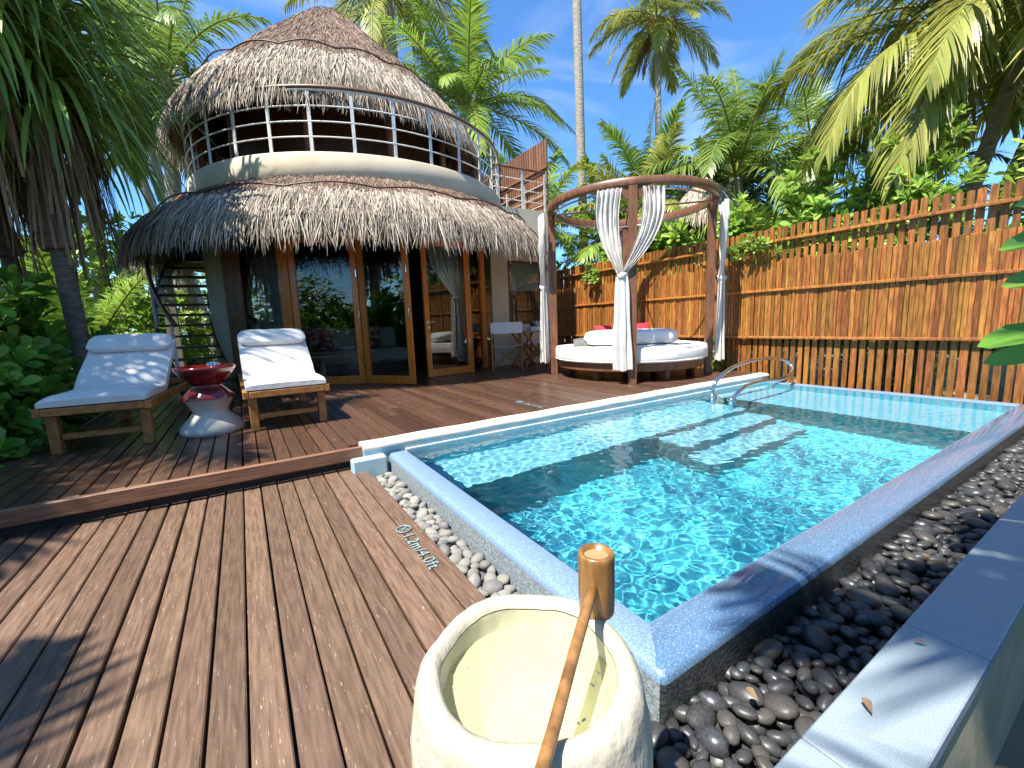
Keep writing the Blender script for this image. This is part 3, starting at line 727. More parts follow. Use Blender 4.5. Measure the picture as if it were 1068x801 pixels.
w1 = MB(); w1.obox(p,u,0,L_,-.04,.04,.12,.2); build(w1,'sill',K['door'],vl)
door_leaf('door',(.705,7.16),(1.555,6.715))
door_leaf('door',(1.575,6.70),(2.09,6.0))
door_leaf('door',(2.522,6.616),(3.40,6.745),handle=.05)
post('door_jamb',(3.405,6.76),(3.48,6.90),.07)
w1 = MB(); p,u,L_ = seg((3.47,6.945),(3.86,7.20)); w1.obox(p,u,0,L_,-.004,.004,.2,zt_); build(w1,'pane',K['glass'],vl)
post('door_jamb',(3.86,7.20),(3.99,7.285),.07)
w1 = MB(); p,u,L_ = seg((3.99,7.285),(4.16,7.30)); w1.obox(p,u,0,L_,-.004,.004,.2,zt_); build(w1,'pane',K['glass'],vl)
mb = MB()
for a,b in (((-.10,7.80),(.585,7.25)),((.70,7.165),(1.56,6.71)),((1.56,6.71),(2.522,6.616)),((2.522,6.616),(3.41,6.76)),((3.41,6.76),(4.18,7.31))):
    p,u,L_ = seg(a,b); mb.obox(p,u,0,L_,-.045,.045,2.38,2.86)
build(mb,'lintel',K['bedwood'],vl)
mb = MB(); mb.box(.9,4.0,6.62,7.4,.10,.145); build(mb,'threshold',K['dkwood'],vl)
# interior floor and partition
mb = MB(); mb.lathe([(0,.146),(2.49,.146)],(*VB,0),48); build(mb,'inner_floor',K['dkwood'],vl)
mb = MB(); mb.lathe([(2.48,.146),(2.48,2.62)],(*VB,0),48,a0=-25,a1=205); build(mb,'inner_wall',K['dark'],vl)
# annex with roof terrace
mb = MB(); AY = 7.3
mb.box(4.18,4.55,AY,AY+.15,-.2,3.2); mb.box(5.40,5.62,AY,AY+.15,-.2,3.2); mb.box(4.55,5.40,AY,AY+.15,-.2,.95); mb.box(4.55,5.40,AY,AY+.15,2.2,3.2)
mb.box(5.47,5.62,AY+.15,10.5,-.2,3.2); mb.box(4.2,5.47,AY+.15,10.5,2.9,3.15); mb.box(4.18,4.3,AY+.151,9,-.2,2.9)
build(mb,'annex_wall',K['wall'],vl)
mb = MB(); p = (4.55,AY+.03)
for a,b,c,d in ((4.55,4.60,.95,2.2),(5.35,5.40,.95,2.2),(4.60,5.35,.95,1.0),(4.60,5.35,2.15,2.2)): mb.box(a,b,AY+.02,AY+.07,c,d)
wn_ = build(mb,'window',K['bedwood'],vl)
mb = MB(); mb.box(4.6,5.35,AY+.04,AY+.05,1.0,2.15); build(mb,'pane',K['glass'],wn_)
mb = MB(); mb.box(4.58,5.37,AY+.075,AY+.08,1.62,2.18); build(mb,'blind',K['blind'],wn_)
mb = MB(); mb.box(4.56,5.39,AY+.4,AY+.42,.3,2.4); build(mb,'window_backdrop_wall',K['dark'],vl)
# terrace railing
tr = MB(); tr.tube([(4.35,AY+.06,3.96),(5.55,AY+.06,3.96),(5.55,10.2,3.96)],.026,10); trr = build(tr,'terrace_railing',K['bedwood'],vl)
for x,y in ((4.45,AY+.06),(5.0,AY+.06),(5.55,AY+.06),(5.55,AY+.8),(5.55,AY+1.5),(5.55,AY+2.2)):
    mb = MB(); mb.box(x-.022,x+.022,y-.008,y+.008,3.15,3.94); build(mb,'railing_post',K['white_metal'],trr)
for z in (3.36,3.56,3.76):
    mb = MB(); mb.tube([(4.35,AY+.06,z),(5.55,AY+.06,z),(5.55,10.2,z)],.010,6); build(mb,'railing_bar',K['white_metal'],trr)
# timber screen on the terrace
sc = empty('terrace_screen',(5.68,8.5,3.1)); tag(sc,'upright brown timber screen at the back of the roof terrace','screen')
mb = MB(); y = 7.42
while y < 9.3: mb.box(5.66,5.69,y,y+.07,3.05,4.66); y += .092
build(mb,'slat_panel',K['screen'],sc)
mb = MB(); x = 4.4
while x < 5.65: mb.box(x,x+.07,9.4,9.43,3.1,4.45); x += .092
build(mb,'slat_panel',K['screen'],sc)
for z in (3.4,4.1):
    mb = MB(); mb.box(5.63,5.66,7.4,9.3,z,z+.05); mb.box(4.4,5.65,9.37,9.4,z,z+.05); build(mb,'rail',K['screen'],sc)

# things inside the villa
def fold_sheet(top, bot, z0, z1, folds, amp, waist=None, thick=False, nz=24, nx=60, gather=.35, seed=0, taper=None):
    """hanging cloth between plan points top[0]..top[1]; waist=(t, width factor, shift)"""
    a = Vector((*top[0],0)); b = Vector((*top[1],0)); u = (b-a); Ln = u.length; u = u/Ln; n = Vector((-u.y,u.x,0)); P = []
    r = random.Random(seed); ph = [r.uniform(0,6.28) for _ in range(4)]
    for i in range(nz+1):
        k = i/nz; z = z1+(z0-z1)*k; wd, sh = 1.0, 0.0
        if waist:
            ks = [q[0] for q in waist]; wd = float(np.interp(k,ks,[q[1] for q in waist])); sh = float(np.interp(k,ks,[q[2] for q in waist]))
        row = []
        for j in range(nx+1):
            s = j/nx; c = .5+(s-.5)*wd+sh
            am = amp*(.55+.45*wd)*(1+.3*math.sin(ph[0]+k*3))
            o = am*(math.sin(2*math.pi*folds*s+ph[1]+.8*math.sin(k*2+ph[2]))+.35*math.sin(2*math.pi*folds*1.9*s+ph[3]+k))
            row.append(a+u*(c*Ln)+n*o+Vector((0,0,z+.006*math.sin(s*19))))
        P.append(row)
    m = MB(); m.grid(P); return m
ob = build(fold_sheet(((.22,7.85),(.62,7.42)),None,.17,2.5,7,.03,seed=2),'sheer_curtain',K['sheer']); tag(ob,'pale sheer curtain hanging straight inside the leftmost villa window','curtain')
ob = build(fold_sheet(((2.62,6.80),(3.35,6.92)),None,.35,2.5,6,.03,waist=[(0,1,.0),(.25,.85,.1),(.5,.2,.42),(.56,.16,.44),(.75,.24,.44),(1,.3,.44)],seed=3),'tied_curtain',K['curtain']); tag(ob,'white curtain knotted at its middle behind the right door pane','curtain')
bd = empty('indoor_sofa',(1.9,9.3,.146)); tag(bd,'low white daybed sofa in the dim room behind the glass doors','sofa')
mb = MB(); mb.cbox(.9,2.9,8.6,9.4,.30,.58,.05); build(mb,'seat_cushion',K['sofa'],bd)
mb = MB(); mb.cbox(.9,2.9,9.4,9.62,.30,1.0,.06); build(mb,'backrest',K['sofa'],bd)
mb = MB(); mb.box(.95,2.85,8.65,9.6,.147,.298); build(mb,'base',K['dkwood'],bd)
for i,(x,mt_,lb) in enumerate(((1.35,'coral','dark red patterned cushion on the left of the indoor sofa'),(2.3,'coral','dark red patterned cushion on the right of the indoor sofa'))):
    mb = MB(); n = 12
    P = [[(x+(s-.5)*.45, 9.30-.07*math.sin(math.pi*s)**.5*math.sin(math.pi*t)**.5, .6+t*.42) for s in [q/n for q in range(n+1)]] for t in [q/n for q in range(n+1)]]
    mb.grid(P); P2 = [[(v[0],9.32+(9.32-v[1])*.5,v[2]) for v in row][::-1] for row in P]; mb.grid(P2); ob = build(mb,'cushion',K[mt_]); tag(ob,lb,'cushion')
mb = MB(); mb.lathe([(0,.55),(.36,.55),(.37,.53),(.36,.51),(.05,.50),(.045,.2),(.2,.16),(.2,.147),(0,.147)],(1.15,8.05,0),32); ob = build(mb,'coffee_table',K['stone']); tag(ob,'small pale round pedestal table inside the villa behind the left door','table')
mb = MB(); mb.lathe([(0,.0),(.14,.02),(.19,.1),(.19,.2),(.14,.28),(0,.3)],(.72,7.45,.15),24); ob = build(mb,'floor_pouf',K['sofa']); tag(ob,'round pale pouf on the floor just inside the left door','pouf')

# staircase
st = empty('curved_staircase',(-.6,8.9,-.3)); tag(st,'curved outdoor staircase of dark open treads climbing the side of the villa','staircase')
NT = 17
for i in range(NT):
    a = R_(206-3.9*i); a2 = a-R_(4.6); z = .30+.172*i; mb = MB()
    q = []
    for zz in (z-.035,z):
        for (r,an) in ((2.66,a),(3.32,a),(3.32,a2),(2.66,a2)): q.append((VB[0]+r*math.cos(an),VB[1]+r*math.sin(an),zz))
    mb.add(q,[(0,3,2,1)[::-1],(4,5,6,7)[::-1],(0,1,5,4),(1,2,6,5),(2,3,7,6),(3,0,4,7)]); build(mb,'tread',K['tread'],st)
def helix(r,da,z,n,h,mat,name,th):
    P = [[],[],[],[]]
    for i in range(n+1):
        a = R_(207-3.9*NT*i/n); zz = z+.172*NT*i/n
        for k,(rr,dz) in enumerate(((r,-h),(r+th,-h),(r+th,h),(r,h))): P[k].append((VB[0]+rr*math.cos(a),VB[1]+rr*math.sin(a),zz+dz))
    mb = MB(); mb.grid([P[0],P[1],P[2],P[3],P[0]],0,False); return build(mb,name,K[mat],st)
helix(3.325,0,.22,40,.12,'navy','stringer',.05); helix(2.648,0,.22,40,.08,'tread','stringer',.012)
mb = MB(); mb.tube([(VB[0]+3.35*math.cos(R_(207-3.9*NT*i/30)),VB[1]+3.35*math.sin(R_(207-3.9*NT*i/30)),1.12+.172*NT*i/30) for i in range(31)],.03,8); build(mb,'handrail',K['bedwood'],st)
for i in range(0,NT,4):
    a = R_(205-3.9*i); mb = MB(); mb.tube([(VB[0]+3.35*math.cos(a),VB[1]+3.35*math.sin(a),.2+.172*i),(VB[0]+3.35*math.cos(a),VB[1]+3.35*math.sin(a),1.12+.172*i)],.02,8); build(mb,'baluster',K['white_metal'],st)
mb = MB(); mb.box(-1.12,-.94,9.9,10.1,-.3,3.2); build(mb,'support_pier',K['wallg'],st)

# ------------------------------------------------------------------ daybed
DC = (5.05,4.65)
db = empty('canopy_daybed',(5.05,4.65,.15)); tag(db,'round canopied daybed with timber posts and ring on the upper deck','daybed')
for k in (225,315,135,45):
    a = R_(k); c = Vector((DC[0]+1.15*math.cos(a),DC[1]+1.15*math.sin(a),0)); mb = MB(); p = c.xy; u = Vector((-math.sin(a),math.cos(a)))
    mb.obox(p,u,-.052,.052,-.052,.052,.15,2.585); ps = build(mb,'post',K['bedwood'],db)
    mb = MB()
    # shaped brackets at the head of the post and at the bed base
    for zz,flip in ((2.585,-1),):
        for sd in (-1,1):
            q = []
            for d,h in ((.053,0),(.25,0),(.235,-.045),(.19,-.055),(.165,-.085),(.12,-.095),(.10,-.135),(.053,-.15)): q.append((sd*d,zz+h))
            vs = [];
            for w_ in (-.028,.028):
                for d,zv in q: vs.append((p.x+u.x*d+math.cos(a)*w_, p.y+u.y*d+math.sin(a)*w_, zv))
            n = len(q); mb.add(vs,[tuple(range(n)),tuple(range(n,2*n))[::-1]]+[(i,(i+1)%n,n+(i+1)%n,n+i) for i in range(n)])
    build(mb,'bracket',K['bedwood'],ps)
mb = MB(); mb.lathe([(1.12,2.587),(1.20,2.587),(1.205,2.60),(1.205,2.675),(1.195,2.684),(1.125,2.684),(1.12,2.675),(1.12,2.587)],(*DC,0),96); build(mb,'canopy_ring',K['bedwood'],db)
mb = MB(); mb.tube([(DC[0]+1.09*math.cos(2*math.pi*i/72),DC[1]+1.09*math.sin(2*math.pi*i/72),2.56) for i in range(72)],.012,6,closed=True); build(mb,'curtain_track',K['steel'],db)
mb = MB()
for k in (0,90): 
    a = R_(k+45); mb.bar((DC[0]-1.12*math.cos(a),DC[1]-1.12*math.sin(a),2.60),(DC[0]+1.12*math.cos(a),DC[1]+1.12*math.sin(a),2.60),.02,.02)
build(mb,'cross_wire',K['dkwood'],db)
mb = MB(); mb.lathe([(0,.29),(1.06,.29),(1.075,.30),(1.075,.395),(1.06,.40),(0,.40)],(*DC,0),96,sm=False); build(mb,'bed_base',K['bedwood'],db)
for k in range(6):
    a = R_(k*60+15); mb = MB(); mb.box(DC[0]+.9*math.cos(a)-.045,DC[0]+.9*math.cos(a)+.045,DC[1]+.9*math.sin(a)-.045,DC[1]+.9*math.sin(a)+.045,.15,.29); build(mb,'leg',K['bedwood'],db)
mb = MB()
mb.lathe([(0,.402),(1.09,.402),(1.115,.42),(1.122,.46),(1.122,.53),(1.112,.575),(1.09,.598),(1.03,.605),(.6,.607),(0,.61)],(*DC,0),96,
         jitter=lambda r,z,a: (r*(1+.004*math.sin(9*a)), z+(.004*math.sin(5*a+r*7) if z>.55 else 0))); mt_o = build(mb,'mattress',K['cushion'],db)
for zz,rr_ in ((.425,1.118),(.588,1.101)):
    mb = MB(); mb.tube([(DC[0]+rr_*math.cos(2*math.pi*i/96),DC[1]+rr_*math.sin(2*math.pi*i/96),zz) for i in range(96)],.008,6,closed=True); build(mb,'piping',K['fabric'],mt_o)
# bolster: rounded box lying across the bed, facing the front post
def rbox(cx,cyy,cz,lx,ly,lz,rad,ang,n=10):
    bm_ = MB(); P = []
    # superellipse section swept with rounded ends
    m = 28; ns = 24
    for i in range(ns+1):
        t = -1+2*i/ns; e = (1-abs(t)**6)**(1/3) if abs(t) < 1 else 0.0
        e = max(e,.02); row = []
        for j in range(m+1):
            a = 2*math.pi*j/m; ca,sa = math.cos(a),math.sin(a)
            y = math.copysign(abs(ca)**.55,ca)*ly/2*e; z = math.copysign(abs(sa)**.55,sa)*lz/2*e
            x = t*lx/2
            row.append((cx+x*math.cos(ang)-y*math.sin(ang), cyy+x*math.sin(ang)+y*math.cos(ang), cz+z))
        P.append(row)
    bm_.grid(P); return bm_
ob = build(rbox(4.83,4.42,.722,1.36,.50,.225,.08,R_(-32)),'bolster',K['cushion']); tag(ob,'long rounded white bolster lying across the daybed mattress','bolster')
def pillow(cx,cyy,cz,w_,h,t,ang,tilt):
    mb = MB(); n = 14
    for sgn in (1,-1):
        P = []
        for i in range(n+1):
            row = []
            for j in range(n+1):
                s = -1+2*i/n; q = -1+2*j/n
                pin = 1-.06*(1-abs(s*q))*0; bul = ((1-s**4)*(1-q**4))**.6
                k = 1-.07*(1-s*s)*(abs(q)**3) ; k2 = 1-.07*(1-q*q)*(abs(s)**3)
                x = s*w_/2*k2; z = q*h/2*k; y = sgn*t/2*bul
                y2 = y*math.cos(tilt)-z*math.sin(tilt); z2 = y*math.sin(tilt)+z*math.cos(tilt)
                row.append((cx+x*math.cos(ang)-y2*math.sin(ang), cyy+x*math.sin(ang)+y2*math.cos(ang), cz+z2))
            P.append(row if sgn > 0 else row[::-1])
        mb.grid(P)
    return mb
ob = build(pillow(4.75,4.88,.79,.28,.25,.11,R_(-32),R_(-30)),'red_pillow',K['red']); tag(ob,'red pillow propped behind the bolster left of the front daybed post','pillow')
ob = build(pillow(5.22,4.58,.79,.34,.28,.11,R_(-30),R_(-25)),'red_pillow',K['red']); tag(ob,'red pillow propped behind the bolster right of the front daybed post','pillow')
ob = build(pillow(4.38,4.85,.655,.42,.36,.10,R_(-40),R_(-78)),'grey_pillow',K['greycloth']); tag(ob,'grey pillow lying flat at the left end of the white bolster','pillow')
ob = build(pillow(5.50,4.42,.70,.46,.38,.11,R_(-20),R_(-70)),'grey_pillow',K['greycloth']); tag(ob,'grey pillow lying at the right behind the white bolster','pillow')
ob = build(rbox(5.2,5.1,.655,.9,.45,.10,.06,R_(-32)),'bolster',K['cushion']); tag(ob,'second flatter white bolster at the back of the daybed','bolster')

# curtains tied at the posts
def tied(post_ang, name, label, spread_l, spread_r, ztie=1.52, zbot=.35, out=.07, du=0.):
    a = R_(post_ang); u = Vector((-math.sin(a),math.cos(a),0)); c = Vector((DC[0]+(1.15+out)*math.cos(a),DC[1]+(1.15+out)*math.sin(a),0))+u*du; n = Vector((math.cos(a),math.sin(a),0))
    root = empty(name,(c.x,c.y,.35)); tag(root,label,'curtain','white curtains tied to the daybed posts')
    r = random.Random(post_ang)
    def panel(d0,d1,folds,seed,nm):
        rr = random.Random(seed); ph = [rr.uniform(0,6.28) for _ in range(5)]; P = []
        nz, nx = 40, 84
        for i in range(nz+1):
            k = i/nz; z = 2.56+(ztie-2.56)*k
            e = k**1.9; ctr0 = (d0+d1)/2; half0 = abs(d1-d0)/2
            bulge = .10*math.sin(math.pi*k)*(1 if ctr0 > 0 else -1)*.6
            ctr = ctr0*(1-e)+bulge*(1-.3*k); half = half0*(1-.15*k-.72*k**3.2)
            row = []
            for j in range(nx+1):
                s = -1+2*j/nx
                am = .026*(1-.35*k)
                w_ = am*(math.sin(folds*math.pi*s+ph[0])+.5*math.sin(folds*1.83*math.pi*s+ph[1]+k*1.5)+.22*math.sin(folds*3.7*math.pi*s+ph[2]))+.030*mnoise.noise(Vector((s*2.3+seed,k*3.1,seed*.37)))+.012*mnoise.noise(Vector((s*6+seed,k*8,1)))
                # follow the ring curve at the top
                d = ctr+half*s; sag = -(d*d)/(2*1.15)*(1-k)
                row.append(c+u*d+n*(w_+sag*1.0)+Vector((0,0,z)))
            P.append(row)
        m = MB(); m.grid(P); build(m,nm,K['curtain'],root)
    if spread_l: panel(spread_l[0],spread_l[1],5,post_ang*3+1,'swag')
    if spread_r: panel(spread_r[0],spread_r[1],5,post_ang*3+2,'swag')
    # tie knot
    m = MB(); m.lathe([(.0,-.035),(.048,-.034),(.058,-.015),(.06,.008),(.052,.03),(.0,.034)],(c.x,c.y,ztie),40,jitter=lambda q,z,t:(q*(1+.12*math.sin(5*t+z*40)+.06*math.sin(11*t)),z+.008*math.sin(3*t))); build(m,'tie',K['curtain'],root)
    # hanging tail: closed fluted tube
    m = MB(); P = []; nz = 30; nx = 90; ph = [r.uniform(0,6.28) for _ in range(4)]
    for i in range(nz+1):
        k = i/nz; z = ztie-.01+(zbot-ztie)*k; row = []
        rad = .052+.045*k**.7
        for j in range(nx+1):
            t = 2*math.pi*j/nx
            q = rad*(1+.20*math.sin(7*t+ph[0])+.13*math.sin(11*t+ph[1]+k*1.2)+.28*mnoise.noise(Vector((math.cos(t)*1.6+post_ang,math.sin(t)*1.6,k*2.4))))*(1 if True else 0)
            row.append(c+u*(q*math.cos(t)*1.15)+n*(q*math.sin(t)*.62)+Vector((0,0,z+.012*math.sin(3*t)*k)))
        P.append(row)
    m.grid(P); build(m,'tail',K['curtain'],root)
    return root
tied(225,'curtain','white curtain tied in a low knot in front of the front daybed post',(.22,.50),(-.29,.0),du=-.13)
tied(315,'curtain','white curtain tied to the right daybed post by the fence',None,(-.22,.12),out=.15)
tied(135,'curtain','white curtain tied to the left daybed post by the villa',(.06,.36),(-.14,.10),out=.15)
tied(45,'curtain','white curtain hanging at the rear daybed post against the fence',(.02,.25),None)

# ------------------------------------------------------------------ loungers
def make_lounger(seed):
    root = empty('sun_lounger'); r = random.Random(seed); W = .635; L_ = 1.95
    mb = MB()
    for sx in (-1,1): mb.cbox(sx*W/2-.022,sx*W/2+.022,0,L_,.29,.355,.005)
    mb.cbox(-W/2+.023,W/2-.023,-.001,.04,.295,.352,.005); mb.cbox(-W/2+.023,W/2-.023,L_-.05,L_,.295,.352,.005)
    for i in range(8): mb.cbox(-W/2+.024,W/2-.024,.07+i*.075,.125+i*.075,.325,.345,.004)
    build(mb,'frame',K['teak'],root)
    for sx in (-1,1):
        for y in (.10,1.5):
            m = MB(); m.cbox(sx*(W/2-.045)-.032,sx*(W/2-.045)+.032,y-.034,y+.034,0,.289,.005); build(m,'leg',K['teak'],root)
    mb = MB(); mb.cbox(-W/2+.08,W/2-.08,.085,.115,.10,.145,.004); build(mb,'stretcher',K['teak'],root)
    bend = .62; ang = R_(37); bl = .69
    mb = MB()
    for i in range(9):
        t = .05+i*.073; y = bend+t*math.cos(ang); z = .335+t*math.sin(ang)
        mb.bar((-W/2+.03,y,z),(W/2-.03,y,z),.06,.018,up=(0,-math.sin(ang),math.cos(ang)))
    for sx in (-1,1): mb.bar((sx*(W/2-.045),bend,.33),(sx*(W/2-.045),bend+bl*math.cos(ang),.33+bl*math.sin(ang)),.03,.04)
    mb.bar((-.2,bend+.5,.31),(-.2,bend+.6*math.cos(ang)+.02,.33+.6*math.sin(ang)),.03,.03); mb.bar((.2,bend+.5,.31),(.2,bend+.6*math.cos(ang)+.02,.33+.6*math.sin(ang)),.03,.03)
    build(mb,'backrest_frame',K['teak'],root)
    # mattress: profile along (y,z), thickness .085
    path = [(-.0,.36),(.3,.36),(.52,.36),(.60,.368),(.66,.40),(.74,.47),(bend+bl*math.cos(ang)*.75,.36+bl*math.sin(ang)*.75),(bend+bl*math.cos(ang),.36+bl*math.sin(ang))]
    pp = spline([(0,a,b) for a,b in path],5); th = .085; mb = MB(); P = []
    nx = 14
    top, bot = [], []
    for i,p in enumerate(pp):
        d = pp[min(i+1,len(pp)-1)]-pp[max(i-1,0)]; d.normalize(); nn = Vector((0,-d.z,d.y))
        e = min(1, min(i,len(pp)-1-i)/2.0); tk = th*(.55+.45*e)
        top.append((p+nn*tk)); bot.append(p+nn*.002)
    def row(line, k):
        out = []
        for j in range(nx+1):
            s = -1+2*j/nx; x = s*(W/2-.005); ed = 1-abs(s)**8*.35
            p = line[k]; b = bot[k]; q = b+(p-b)*ed if line is top else p
            out.append((x, q.y, q.z+ (.006*mnoise.noise(Vector((x*4+seed,q.y*5,q.z*3))) if line is top else 0)))
        return out
    T = [row(top,k) for k in range(len(pp))]; B_ = [row(bot,k) for k in range(len(pp))]
    mb.grid(T); mb.grid([b[::-1] for b in B_])
    mb.grid([[t[0] for t in T],[b[0] for b in B_]]); mb.grid([[b[-1] for b in B_],[t[-1] for t in T]])
    mb.grid([B_[0],T[0]]); mb.grid([T[-1],B_[-1]])
    build(mb,'mattress',K['fabric'],root)
    # head roll
    d = Vector((0,math.cos(ang),math.sin(ang))); nn = Vector((0,-math.sin(ang),math.cos(ang)))
    c0 = Vector((0,bend,.36))+d*(bl-.125)+nn*(.085+.028); P = []
    for i in range(19):
        t = -1+2*i/18; e = (1-abs(t)**10)**.5 if abs(t) < 1 else .02; rw = []
        for j in range(21):
            a = 2*math.pi*j/20; y_ = math.copysign(abs(math.cos(a))**.7,math.cos(a))*.115*max(e,.5); z_ = math.copysign(abs(math.sin(a))**.7,math.sin(a))*.04*max(e,.05)
            rw.append(Vector((t*(W/2-.008),0,0))+c0+d*y_+nn*z_)
        P.append(rw)
    mb = MB(); mb.grid(P); build(mb,'headrest',K['fabric'],root)
    return root
l1 = make_lounger(1); l1.location = (-.985,4.33,.15); l1.rotation_euler = (0,0,R_(-6)); tag(l1,'teak sun lounger with white cushion beside the leafy bush','sun lounger','teak loungers on the upper deck')
l2 = copy_tree(l1); l2.location = (.30,4.17,.15); l2.rotation_euler = (0,0,R_(1)); tag(l2,'teak sun lounger with white cushion in front of the villa doors','sun lounger','teak loungers on the upper deck')

# drum table between the loungers
SX, SYY = -.29,4.52
sg = empty('side_table',(SX,SYY,.15)); tag(sg,'hourglass side table with glossy dark red top and pale stone foot','side table')
mb = MB(); mb.lathe([(.0,.56),(.175,.56),(.205,.572),(.218,.575),(.225,.565),(.222,.548),(.19,.50),(.12,.43),(.105,.415),(.105,.405),(.13,.385),(.185,.325),(.198,.305),(.198,.298)],(SX,SYY,.15),56); build(mb,'glazed_top',K['redglaze'],sg)
mb = MB(); mb.lathe([(.198,.298),(.18,.285),(.155,.24),(.135,.20),(.13,.175),(.15,.15),(.2,.10),(.235,.055),(.24,.03),(.235,.0),(0,0)],(SX,SYY,.15),56); build(mb,'stone_foot',K['stone'],sg)
mb = MB(); mb.lathe([(0,.012),(.04,.012),(.042,.04),(.048,.041),(.049,.0),(0,0)],(SX+.06,SYY+.03,.7102),24); ob = build(mb,'ashtray',K['clearglass']); tag(ob,'small clear glass ashtray on the red side table','ashtray')

# director chairs and folding table
def director_chair():
    root = empty('director_chair'); W = .52; D = .42
    legs = MB()
    for sx in (-1,1):
        m = MB(); m.cbox(sx*W/2-.014,sx*W/2+.014,-D/2-.016,-D/2+.016,.03,.84,.003); build(m,'back_post',K['teak'],root)
        m = MB(); m.cbox(sx*W/2-.014,sx*W/2+.014,D/2-.016,D/2+.016,.03,.60,.003); build(m,'front_post',K['teak'],root)
        m = MB(); m.cbox(sx*W/2-.026,sx*W/2+.026,-D/2+.017,D/2+.05,.602,.624,.004); build(m,'armrest',K['teak'],root)
        m = MB(); m.cbox(sx*W/2-.018,sx*W/2+.018,-D/2-.05,D/2+.05,0,.03,.004); build(m,'skid',K['teak'],root)
    for y in (-.12,.12):
        for sx in (-1,1):
            m = MB(); m.bar((sx*W/2,y+sx*.013,.04),(-sx*W/2,y+sx*.013,.43),.02,.032,up=(0,1,0)); build(m,'cross_leg',K['teak'],root)
    P = [[(-W/2+.0+W*j/14, -D/2+D*i/8, .44-.025*math.sin(math.pi*j/14)) for j in range(15)] for i in range(9)]
    m = MB(); m.grid(P); m.grid([[(v[0],v[1],v[2]-.004) for v in r_][::-1] for r_ in P]); build(m,'seat',K['cushion'],root)
    P = [[(-W/2-.016+(W+.032)*j/14, -D/2-.02-.02*math.sin(math.pi*j/14), .66+.19*i/4) for j in range(15)] for i in range(5)]
    m = MB(); m.grid(P); m.grid([[(v[0],v[1]-.005,v[2]) for v in r_][::-1] for r_ in P]); build(m,'back_canvas',K['cushion'],root)
    return root
dc = director_chair(); dc.location = (4.03,6.60,.15); dc.rotation_euler = (0,0,R_(-28)); tag(dc,'teak director chair with white canvas seen from behind by the doors','chair','director chairs on the villa deck')
d2 = copy_tree(dc); d2.location = (4.98,6.98,.15); d2.rotation_euler = (0,0,R_(115)); tag(d2,'teak director chair half hidden behind the folding table','chair','director chairs on the villa deck')
ft = empty('folding_table',(4.62,6.72,.15)); tag(ft,'square slatted teak folding table between the director chairs','table')
mb = MB()
for i in range(7): mb.cbox(4.32,4.92,6.45+i*.078,6.52+i*.078,.80,.82,.003)
build(mb,'tabletop',K['teak'],ft)
for y in (6.50,6.94):
    for s in (-1,1):
        m = MB(); m.bar((4.62-s*.26,y+s*.014,.152),(4.62+s*.26,y+s*.014,.80),.025,.04,up=(0,1,0)); build(m,'leg',K['teak'],ft)
m = MB(); m.box(4.66,4.9,6.7,6.84,.8205,.90); 
ob = build(m,'planter_box',K['fabric']); tag(ob,'low white box holding a dark twig on the folding table','planter')
m = MB(); rr = random.Random(5)
for i in range(9):
    p = Vector((4.78+rr.uniform(-.06,.06),6.77,.86)); P = [p.copy()]
    for k in range(5): p = p+Vector((rr.uniform(-.06,.02),rr.uniform(-.02,.02),rr.uniform(.01,.05))); P.append(p.copy())
    m.tube(P,[.006,.008,.012,.006,.010,.003],5)
ob = build(m,'dark_twig',K['black']); tag(ob,'black knotted twig arrangement standing in the white box','ornament')

# ------------------------------------------------------------------ vegetation
class Rn(random.Random): pass
def leaf(mb, p, d, up_, L_, w_, fold=.25, droop=.2, mi=0):
    d = d.normalized(); sd = d.cross(up_)
    if sd.length < 1e-3: sd = d.cross(Vector((1,0,0)))
    sd.normalize(); nn = sd.cross(d).normalized(); g = Vector((0,0,-droop*L_))
    b = p; m1 = p+d*L_*.45+g*.2; m2 = p+d*L_*.8+g*.6; t = p+d*L_+g
    m3 = p+d*L_*.945+g*.88
    q = [b, m1+sd*w_*.36+nn*fold*w_*.36, m2+sd*w_*.5+nn*fold*w_*.5, t, m2-sd*w_*.5+nn*fold*w_*.5, m1-sd*w_*.36+nn*fold*w_*.36, m1, m2, m3+sd*w_*.3+nn*fold*w_*.2, m3-sd*w_*.3+nn*fold*w_*.2]
    mb.add(q,[(0,1,6),(0,6,5),(1,2,7,6),(6,7,4,5),(2,8,3,7),(7,3,9,4)],mi,True)
